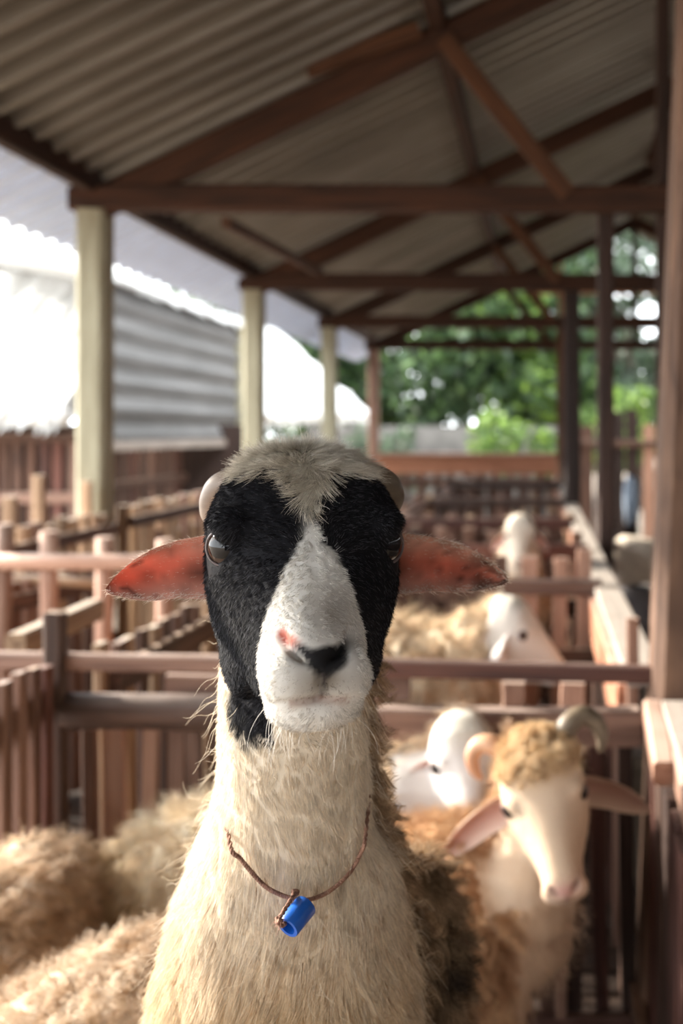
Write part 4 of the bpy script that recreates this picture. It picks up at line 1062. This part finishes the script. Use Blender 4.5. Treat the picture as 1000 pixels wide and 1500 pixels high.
# whiskers
wp, wn, wd = [], [], []
for k in range(46):
    sx = random.choice((-1, 1)); xx = sx * random.uniform(.008, .036); zz = random.uniform(-.125, -.10); yy = -.128 + abs(xx) * .55 + (-.1 - zz) * -.5
    wp.append(W(xx * .95, yy + .008, zz)); wn.append((HM.to_3x3() @ Vector((xx * 20, -.25, -.55))).normalized())
hair('whiskers', msheep, np.array(wp), np.array(wn), np.array([0, 0, -1.0]), rng.uniform(.018, .042, 46), .75, np.tile((.85, .82, .78), (46, 1)), .00016, segs=7, rand=.25, bend=.6)
for s_ in (-1, 1):
    for q in (Vector((-.268 + .075 * s_, .835, .55)), Vector((-.28 + .085 * s_, 1.42, .025))):
        curve_tube('hoof', [q + Vector((0, .004, .03)), q + Vector((0, -.002, .012)), q + Vector((0, -.012, -.010)), q + Vector((0, -.014, -.022))], [.021, .027, .030, .031], M_hoof, msheep, 14)

# ------------------------------------------------------------------ cord with blue plastic tube
M_cord = noisy('brown twine', (.16, .075, .05), (.36, .20, .14), scale=120, rough=.9, bump=.6)
M_blue = noisy('blue plastic', (.006, .065, .36), (.012, .12, .52), scale=20, rough=.32, bump=.05)
nc = empty('neck_cord', P(432, 1300, .875), 'thin brown cord around the neck holding a short blue plastic tube', 'collar')
_bt = None
from mathutils.bvhtree import BVHTree
_bm = bmesh.new(); _bm.from_mesh(me_main); BV = BVHTree.FromBMesh(_bm); _bm.free(); boff = wloc(msheep)
def on_coat(px, py, out):
    d = (P(px, py, 1.0) - cam.location).normalized(); h = BV.ray_cast(cam.location - boff, d)
    return (h[0] + boff + h[1] * out) if h[0] is not None else None
front = []
for px, py in ((352, 1228), (364, 1248), (378, 1268), (394, 1286), (410, 1297), (427, 1304), (444, 1307), (460, 1303), (477, 1294), (493, 1279), (505, 1259), (513, 1240), (518, 1222)):
    q = on_coat(px, py, .012)
    if q is not None: front.append(q)
a, b = front[0], front[-1]
def around(ang, z, inset=.003):
    c = Vector((-.222, .965, z)); d = Vector((math.cos(ang), math.sin(ang), 0)); h = BV.ray_cast(c - boff, d)
    return (h[0] + boff - d * inset) if h[0] is not None else c + d * .07
back = [around(math.radians(d), (a.z + b.z) / 2 + .02 + .05 * math.sin(math.radians(max(d, 0)))) for d in (175, 130, 90, 50, 5)]
loop = [a] + front[1:] 
path = catmull([back[2], back[1], back[0]] + loop + [back[4], back[3], back[2]], 8)
# twisted two-ply cord
def ply(path, ph, r, name, par):
    pts = []
    for i, p in enumerate(path):
        t = (path[min(i + 1, len(path) - 1)] - path[max(i - 1, 0)]).normalized(); s = t.orthogonal().normalized(); o = t.cross(s)
        s = Vector((0, 0, 1)) - t * t.z; s = s.normalized() if s.length > .01 else t.orthogonal(); o = t.cross(s)
        pts.append(p + (s * math.cos(i * .9 + ph) + o * math.sin(i * .9 + ph)) * r * .8)
    return curve_tube(name, pts, [r] * len(pts), M_cord, par, 6)
path2 = []
for i in range(len(path) - 1):
    for k in range(3): path2.append(path[i].lerp(path[i + 1], k / 3))
ply(path2, 0, .0012, 'cord', nc); ply(path2, math.pi, .0012, 'cord', nc)
yb = front[6].y - .012
ta, tb = P(448, 1326, yb - .002), P(421, 1359, yb - .022)
def hollow(name, a, b, r, t, mat, par, n=32):
    z = (b - a).normalized(); x = z.orthogonal().normalized(); y = z.cross(x); V, F = [], []
    for (q, rr) in ((a, r * .96), (a + z * .0008, r), (b - z * .0008, r), (b, r * .96), (b, r - t), (a, r - t)):
        for i in range(n): V.append(q + (x * math.cos(2 * math.pi * i / n) + y * math.sin(2 * math.pi * i / n)) * rr)
    for k in range(6):
        for i in range(n):
            j = (i + 1) % n; k2 = (k + 1) % 6
            F.append((k * n + i, k * n + j, k2 * n + j, k2 * n + i))
    o = mesh_obj(name, V, F, mat, par, True)
    bm = bmesh.new(); bm.from_mesh(o.data); bmesh.ops.recalc_face_normals(bm, faces=bm.faces); bm.to_mesh(o.data); bm.free()
    o.data.set_sharp_from_angle(angle=math.radians(40)); return o
tbo = hollow('tube', ta, tb, .0102, .0032, M_blue, nc); tag(tbo, 'short hollow blue plastic tube')
kn = P(432, 1307, yb + .004); rimp = P(408, 1348, yb - .030)
tie = catmull([kn, P(426, 1318, yb - .014), P(416, 1334, yb - .024), rimp, P(412, 1356, yb - .029), P(418, 1352, yb - .020)], 10)
ply(tie, 0, .0012, 'tie', nc); ply(tie, math.pi, .0012, 'tie', nc)
for q in (kn, rimp):
    bm = bmesh.new(); bmesh.ops.create_icosphere(bm, subdivisions=2, radius=.0034)
    for v_ in bm.verts: v_.co *= random.uniform(.75, 1.2)
    me = bpy.data.meshes.new('knot'); bm.to_mesh(me); bm.free(); o = link('knot', me, nc, M_cord); o.location = q - wloc(nc)
tp, tn = [], []
for k in range(26):
    tp.append(rimp); tn.append((random.uniform(-.6, .6), -.4, random.uniform(-1, .2)))
hair('frayed_ends', nc, np.array(tp) + rng.normal(size=(26, 3)) * .0015, nrmz(np.array(tn)), np.array([0, 0, -1.0]), rng.uniform(.004, .010, 26), .8, np.tile((.5, .3, .24), (26, 1)), .0003, segs=4)

# ------------------------------------------------------------------ the other sheep
def other_sheep(label, base, body_pts, legs, head=None, wool_cols=((.5, .36, .22), (.82, .68, .5)), wool_len=(.02, .045), wool_n=14000, clump_size=.03, curl=.007, head_col=None,
                ears=None, horns=None, narrow=.9, neck=None, lump=.018, face_hair=True, tuft=None, wool_r=.0007, wool_mask=None, lift=.6, voxel=.010):
    sh = empty('sheep', base, label, 'sheep', 'sheep in the pens')
    bm = bmesh.new(); tube(bm, body_pts, 22)
    if neck: tube(bm, neck, 18)
    if head is not None:
        loft(bm, head_rings(head, 24, narrow))
        ellip(bm, head, (.055 * narrow, -.012, .014), (.020, .032, .018)); ellip(bm, head, (-.055 * narrow, -.012, .014), (.020, .032, .018))
        ellip(bm, head, (.018, -.124, -.085), (.020, .018, .022)); ellip(bm, head, (-.018, -.124, -.085), (.020, .018, .022))
    for lg in legs: tube(bm, lg, 12)
    me = remeshed(bm, voxel if head is None else min(voxel, .0065), 5)
    v, nn, T = arrays(me)
    if head is not None:
        Hi = np.array(head.inverted())
    def zone(W):
        if head is None: return np.zeros(len(W)), None
        L = W @ Hi[:3, :3].T + Hi[:3, 3]
        m = np.clip((.075 - L[:, 1] - np.clip(-(L[:, 2] + .03), 0, 1) * .55) / .012, 0, 1) * (L[:, 2] > -.17) * (np.abs(L[:, 0]) < .14) * (L[:, 1] > -.2)
        return m, L
    hm, L = zone(v)
    if head is not None:
        x, y, z = L[:, 0], L[:, 1], L[:, 2]; ax = np.abs(x); fr = y < -.095
        disp = -.006 * np.exp(-((ax - .018) / .008) ** 2 - ((z + .072 - (ax - .018) * .5) / .005) ** 2) * fr
        disp -= .004 * np.exp(-((z + .1055 + 2.2 * x ** 2) / .003) ** 2) * (y < -.075) * (ax < .045)
        v = v + nn * disp[:, None]
    legm = np.clip((.36 - v[:, 2]) / .08, 0, 1)
    wm = (1 - hm) * (1 - legm)
    if wool_mask is not None: wm = wm * wool_mask(v)
    lumps = (vnoise(v, 16, 41) - .45) * lump + (vnoise(v, 38, 43) - .5) * lump * .6
    v = v + nn * (lumps * wm)[:, None]
    def color(W):
        m, L = zone(W); wc = lerp3(wool_cols[0], wool_cols[1], np.clip(vnoise(W, 24, 51) * .9 + vnoise(W, 70, 52) * .6 - .25, 0, 1))
        if wool_mask is not None:
            k = wool_mask(W)[:, None]; wc = wc * k + np.array((.66, .48, .33))[None] * (1 - k)
        if head is None: return wc
        fc = np.tile(np.array(head_col[0]), (len(W), 1)); x, y, z = L[:, 0], L[:, 1], L[:, 2]; ax = np.abs(x)
        def put(c, mm): nonlocal fc; mm = np.clip(mm, 0, 1)[:, None]; fc = fc * (1 - mm) + np.array(c)[None] * mm
        put(head_col[1], np.clip((z - .03) / .04, 0, 1) * .8)
        fr = (y < -.09)
        put(head_col[2], .85 * np.exp(-(ax / .024) ** 2 - ((z + .074) / .012) ** 2) * fr)
        put((.10, .045, .04), np.exp(-((ax - .018) / .007) ** 2 - ((z + .072 - (ax - .018) * .5) / .0045) ** 2) * fr)
        put((.30, .17, .15), .7 * np.exp(-((z + .1055 + 2.2 * x ** 2) / .003) ** 2) * (y < -.08) * (ax < .03))
        put((.30, .17, .15), .6 * np.exp(-(x / .003) ** 2) * (z < -.08) * (z > -.105) * fr)
        return wc * (1 - m[:, None]) + fc * m[:, None]
    off = np.array(wloc(sh)); set_verts(me, v - off); set_col(me, color(v) * .85)
    me.materials.clear(); me.materials.append(M_skin); me.polygons.foreach_set('use_smooth', [True] * len(me.polygons))
    o = bpy.data.objects.new('body', me); C.objects.link(o); o.parent = sh
    v, nn, T = arrays(me); v = v + off
    def wd(q, nq):
        k = (1 - zone(q)[0]) * np.clip((q[:, 2] - .30) / .08, 0.02, 1)
        return k * (wool_mask(q) * .93 + .07 if wool_mask is not None else 1)
    p, nr = scatter(v, nn, T, wool_n, wd)
    c = color(p) * rng.uniform(.72, 1.2, (len(p), 1))
    hair('fleece', sh, p, nr, np.array([.1, .1, -.8]), rng.uniform(*wool_len, len(p)), lift, c, wool_r, segs=7, rand=.25, bend=.5, clump=.8, clump_size=clump_size, curl=curl, turns=1.3, seed=int(abs(base[0]) * 100) % 13, wav=.35)
    if head is not None and face_hair:
        p, nr = scatter(v, nn, T, 9000, lambda q, nq: zone(q)[0] + 1e-6)
        L = zone(p)[1]; k = ~((np.abs(L[:, 0]) < .026) & (L[:, 2] < -.058) & (L[:, 2] > -.104) & (L[:, 1] < -.095)); p, nr, L = p[k], nr[k], L[k]
        fl = np.stack([np.sign(L[:, 0]) * .3, -.4 + 0 * L[:, 0], -.5 + 0 * L[:, 0]], 1) @ np.array(head.to_3x3()).T
        hair('face_coat', sh, p, nr, fl, rng.uniform(.005, .011, len(p)), .25, color(p) * rng.uniform(.85, 1.12, (len(p), 1)), .00035, segs=4, rand=.15)
    if tuft:
        p, nr = scatter(v, nn, T, 4500, lambda q, nq: (lambda m, L: m * np.clip((L[:, 2] - .035 - L[:, 1] * -.2) / .015, 0, 1) + 1e-9)(*zone(q)))
        hair('poll_tuft', sh, p, nr, np.array([0, -.3, .2]), rng.uniform(.015, .034, len(p)), .55, lerp3(tuft[0], tuft[1], rng.random(len(p))), .0006, segs=6, rand=.35, clump=.5, clump_size=.026, curl=.006)
    if ears:
        for side, dr, inner, rim, outer, *el in ears:
            add_ear(sh, head, side, inner, rim, outer, droop=abs(dr), nu=14, nv=9, fold=.022, mat=M_ear2, L=el[0] if el else 1.0)
    if head is not None:
        for side in (-1, 1): add_eye(sh, head, side, (.0655 * narrow, -.0205, .002), .0150, (.66, -.75, -.02), mat=M_eyedark, lid=M_lidpink, lid_r=.0013, sub=2, open_=(.86, .70))
    if horns:
        for pts, rad, m in horns: horn([head @ Vector(q) for q in pts], rad, m, sh)
    return sh

def V3(*a): return Vector(a)
def leg(x, y, z, f=0.0):
    return [(V3(x, y, z), .05, .06), (V3(x, y + f, z * .6), .032, .036), (V3(x, y - f * .3, z * .3), .02, .022), (V3(x, y, .04), .018, .02), (V3(x, y - .01, .0), .024, .03)]
PINK, PINKD = (.58, .32, .26), (.30, .16, .115)
# tan ram on the right
TM = headM(P(796, 1160, 1.93), 3, 20, -13, 1.16)
hp = TM.translation
nkA = TM @ V3(0, .07, -.03)
bodyT = [(V3(-.335, 2.12, .50), .06, .08, (0, 1, 0)), (V3(-.30, 2.11, .52), .13, .15, (0, 1, 0)), (V3(-.20, 2.09, .54), .15, .165, (0, 1, 0)), (V3(-.10, 2.07, .535), .15, .165, (0, 1, 0)), (V3(-.02, 2.05, .545), .13, .15, (0, 1, 0)), (V3(.03, 2.03, .56), .08, .11, (0, 1, 0))]
def tmask(W): return np.clip((-.030 - W[:, 0] + (vnoise(W, 30, 3) - .5) * .05 + np.clip(W[:, 1] - 1.98, 0, .1) * .3) / .03, 0, 1)
other_sheep('tan horned sheep at the right facing forward with drooping ears', (-.12, 2.06, 0), bodyT,
            [leg(-.06, 2.0, .5), leg(-.08, 2.12, .5), leg(-.27, 2.02, .5, .03), leg(-.27, 2.15, .5, .03)], TM,
            wool_cols=((.30, .135, .06), (.74, .50, .29)), wool_len=(.03, .055), wool_n=20000, clump_size=.026, curl=.007,
            head_col=((.72, .55, .40), (.68, .48, .28), (.66, .34, .30)),
            ears=[(-1, 26, PINK, (.74, .56, .45), (.66, .48, .36), 1.5), (1, 34, PINKD, (.56, .42, .32), (.55, .4, .3), 1.35)],
            horns=[([(-.05, .05, .055), (-.068, .06, .07), (-.088, .065, .070), (-.102, .06, .056), (-.104, .05, .036), (-.096, .04, .022)], [.019, .019, .0175, .015, .011, .005], M_horntan),
                   ([(.05, .05, .055), (.066, .06, .072), (.088, .068, .076), (.108, .066, .062), (.114, .055, .036), (.105, .042, .014)], [.022, .022, .02, .018, .013, .005], M_horndark)],
            neck=[(nkA + V3(0, .02, .05), .055, .055), (nkA + V3(-.005, .02, -.04), .072, .075), (nkA + V3(-.02, .03, -.13), .085, .09), (V3(-.03, 2.04, .64), .095, .11), (V3(-.035, 2.05, .54), .11, .12)],
            tuft=((.60, .42, .23), (.84, .66, .43)), narrow=.86, wool_mask=tmask)
# white sheep behind it
WM = headM(P(680, 1112, 2.29), 14, 12, -2, 1.12)
nkA = WM @ V3(0, .07, -.03)
bodyW = [(V3(-.46, 2.36, .56), .08, .10, (0, 1, 0)), (V3(-.40, 2.36, .60), .12, .13, (0, 1, 0)), (V3(-.30, 2.36, .63), .13, .14, (0, 1, 0)), (V3(-.20, 2.37, .63), .12, .14, (0, 1, 0)), (V3(-.14, 2.37, .61), .07, .09, (0, 1, 0))]
other_sheep('white sheep with pink ear peering over the back of the tan sheep', (-.28, 2.36, 0), bodyW, [leg(-.38, 2.32, .5), leg(-.38, 2.42, .5), leg(-.22, 2.32, .5), leg(-.22, 2.42, .5)], WM,
            wool_cols=((.46, .30, .18), (.80, .64, .46)), head_col=((.80, .76, .73), (.82, .77, .66), (.75, .5, .48)),
            ears=[(-1, 34, (.58, .28, .25), (.74, .58, .52), (.66, .54, .5), 1.35), (1, -30, PINKD, (.7, .55, .48), (.6, .5, .4))], narrow=.84, wool_n=8000,
            neck=[(nkA + V3(0, 0, .04), .05, .05), (nkA + V3(-.01, .01, -.05), .065, .07), (V3(-.19, 2.37, .72), .09, .1), (V3(-.22, 2.37, .62), .1, .11)])
# white sheep in the pen behind, head turned to the right
PM = headM(P(758, 922, 3.22), 82, 10, 0, 1.22)
nkA = PM @ V3(0, .07, -.02)
bodyP = [(V3(-.78, 3.25, .60), .08, .10, (0, 1, 0)), (V3(-.70, 3.25, .66), .16, .18, (0, 1, 0)), (V3(-.5, 3.24, .69), .18, .20, (0, 1, 0)), (V3(-.33, 3.24, .68), .16, .19, (0, 1, 0)), (V3(-.22, 3.24, .66), .09, .12, (0, 1, 0))]
other_sheep('white sheep in the next pen turning its head to the right', (-.5, 3.25, 0), bodyP, [leg(-.66, 3.18, .5), leg(-.66, 3.34, .5), leg(-.3, 3.18, .5), leg(-.3, 3.34, .5)], PM,
            wool_cols=((.50, .34, .2), (.9, .76, .56)), head_col=((.92, .85, .76), (.94, .88, .78), (.5, .35, .3)),
            ears=[(-1, 42, (.9, .78, .74), (.96, .9, .86), (.94, .88, .84)), (1, -30, PINKD, (.7, .55, .48), (.6, .5, .4))], narrow=.9, wool_n=9000, clump_size=.05, curl=.01, wool_len=(.03, .06), lump=.05, wool_r=.001,
            neck=[(nkA + V3(-.02, 0, .06), .07, .07), (nkA + V3(-.05, 0, -.04), .10, .10), (V3(-.22, 3.23, .82), .13, .13), (V3(-.30, 3.24, .68), .15, .16)])
# second sheep in that pen, only its woolly back
bodyQ = [(V3(-.98, 3.66, .56), .08, .1, (0, 1, 0)), (V3(-.86, 3.66, .64), .15, .18, (0, 1, 0)), (V3(-.62, 3.66, .68), .16, .19, (0, 1, 0)), (V3(-.42, 3.66, .64), .13, .17, (0, 1, 0)), (V3(-.32, 3.66, .58), .07, .1, (0, 1, 0))]
QM = headM(V3(-.16, 3.64, .55), 80, 25, 0, 1.0)
other_sheep('shaggy cream back of a sheep behind the far white sheep', (-.66, 3.66, 0), bodyQ, [leg(-.82, 3.6, .45), leg(-.82, 3.74, .45), leg(-.46, 3.6, .45), leg(-.46, 3.74, .45)], QM,
            wool_cols=((.40, .26, .14), (.82, .66, .46)), head_col=((.8, .66, .5), (.8, .66, .5), (.5, .3, .28)), wool_n=8000, clump_size=.06, curl=.012, wool_len=(.04, .08), lump=.05, wool_r=.0011, face_hair=False,
            ears=[(-1, 40, PINK, (.8, .65, .55), (.7, .55, .45)), (1, -30, PINKD, (.7, .55, .48), (.6, .5, .4))], neck=[(V3(-.40, 3.66, .62), .1, .1), (V3(-.27, 3.65, .58), .07, .08), (V3(-.2, 3.64, .56), .06, .06)])
# far sheep
FM = headM(P(762, 782, 4.75), 5, 18, 0, 1.0)
nkA = FM @ V3(0, .07, -.03)
bodyF = [(V3(-.14, 5.05, .55), .08, .1), (V3(-.12, 4.98, .62), .14, .15), (V3(-.10, 4.86, .66), .15, .17), (V3(-.09, 4.80, .66), .13, .15), (V3(-.08, 4.76, .64), .07, .1)]
other_sheep('small looking far sheep facing forward between pale slats', (-.1, 4.9, 0), bodyF, [leg(-.16, 4.85, .5), leg(-.03, 4.85, .5), leg(-.18, 5.0, .5), leg(-.04, 5.0, .5)], FM,
            wool_cols=((.45, .3, .18), (.8, .65, .48)), head_col=((.85, .72, .58), (.9, .82, .7), (.5, .35, .3)), wool_n=4000, wool_r=.0012, face_hair=False,
            ears=[(-1, 35, PINK, (.9, .78, .72), (.9, .8, .74)), (1, -35, PINK, (.9, .78, .72), (.9, .8, .74))], neck=[(nkA + V3(0, 0, .03), .06, .06), (nkA + V3(0, .0, -.08), .09, .09), (V3(-.1, 4.82, .72), .12, .12)])
# three woolly sheep at the lower left
a = P(30, 1330, 1.95)
bodyA = [(V3(-.98, 1.64, .48), .07, .08), (V3(-.97, 1.70, .53), .10, .14), (V3(-.965, 1.81, .565), .115, .155), (V3(-.965, 1.94, .56), .112, .15), (V3(-.965, 2.06, .54), .10, .13), (V3(-.965, 2.12, .52), .06, .07)]
other_sheep('greyish cream woolly sheep back at the left edge', (-.955, 1.9, 0), bodyA, [leg(-1.0, 1.76, .5), leg(-.91, 1.76, .5), leg(-1.0, 2.02, .5), leg(-.91, 2.02, .5)], headM(V3(-.96, 2.19, .42), 176, 30, 0, .95),
            wool_cols=((.50, .34, .21), (.84, .69, .53)), head_col=((.8, .66, .5), (.8, .66, .5), (.5, .3, .28)), wool_n=16000, clump_size=.024, curl=.005, lump=.03, face_hair=False, neck=[(V3(-.96, 2.06, .58), .08, .08), (V3(-.96, 2.13, .47), .07, .07), (V3(-.96, 2.18, .42), .05, .05)],
            ears=[(-1, 32, PINK, (.8, .65, .55), (.7, .55, .45)), (1, -30, PINKD, (.7, .55, .48), (.6, .5, .4))])
bodyB = [(V3(-.90, 2.10, .46), .06, .08, (0, 1, 0)), (V3(-.86, 2.10, .49), .10, .12, (0, 1, 0)), (V3(-.77, 2.10, .54), .125, .14, (0, 1, 0)), (V3(-.66, 2.10, .595), .13, .15, (0, 1, 0)), (V3(-.56, 2.10, .61), .12, .14, (0, 1, 0)), (V3(-.48, 2.10, .59), .07, .09, (0, 1, 0))]
other_sheep('cream shaggy sheep back just left of the foreground sheep neck', (-.65, 2.10, 0), bodyB, [leg(-.78, 2.03, .5), leg(-.78, 2.17, .5), leg(-.54, 2.03, .5), leg(-.54, 2.17, .5)], headM(V3(-.40, 2.12, .50), 75, 30, 0, .95),
            wool_cols=((.62, .46, .28), (.96, .85, .66)), head_col=((.8, .66, .5), (.8, .66, .5), (.5, .3, .28)), wool_n=18000, clump_size=.030, curl=.008, lump=.03, wool_len=(.03, .06), face_hair=False,
            neck=[(V3(-.54, 2.1, .58), .08, .09), (V3(-.44, 2.11, .56), .06, .07), (V3(-.41, 2.12, .52), .05, .05)])
bodyC = [(V3(-.93, 1.40, .40), .06, .07, (.5, 1, 0)), (V3(-.88, 1.42, .44), .11, .12, (.5, 1, 0)), (V3(-.78, 1.46, .50), .125, .135, (.5, 1, 0)), (V3(-.66, 1.52, .565), .13, .14, (.5, 1, 0)), (V3(-.56, 1.57, .60), .115, .13, (.5, 1, 0)), (V3(-.50, 1.60, .60), .06, .08, (.5, 1, 0))]
other_sheep('shaggy cream and brown sheep back lowest in the left corner', (-.7, 1.5, 0), bodyC, [leg(-.84, 1.38, .4), leg(-.86, 1.5, .4), leg(-.58, 1.5, .45), leg(-.62, 1.62, .45)], headM(V3(-1.0, 1.36, .30), -80, 30, 0, .9),
            wool_cols=((.36, .22, .12), (.90, .76, .60)), head_col=((.8, .66, .5), (.8, .66, .5), (.5, .3, .28)), wool_n=22000, clump_size=.022, curl=.006, lump=.03, wool_len=(.022, .045), face_hair=False,
            neck=[(V3(-.86, 1.43, .42), .08, .08), (V3(-.95, 1.38, .35), .06, .07), (V3(-.99, 1.36, .31), .05, .05)])
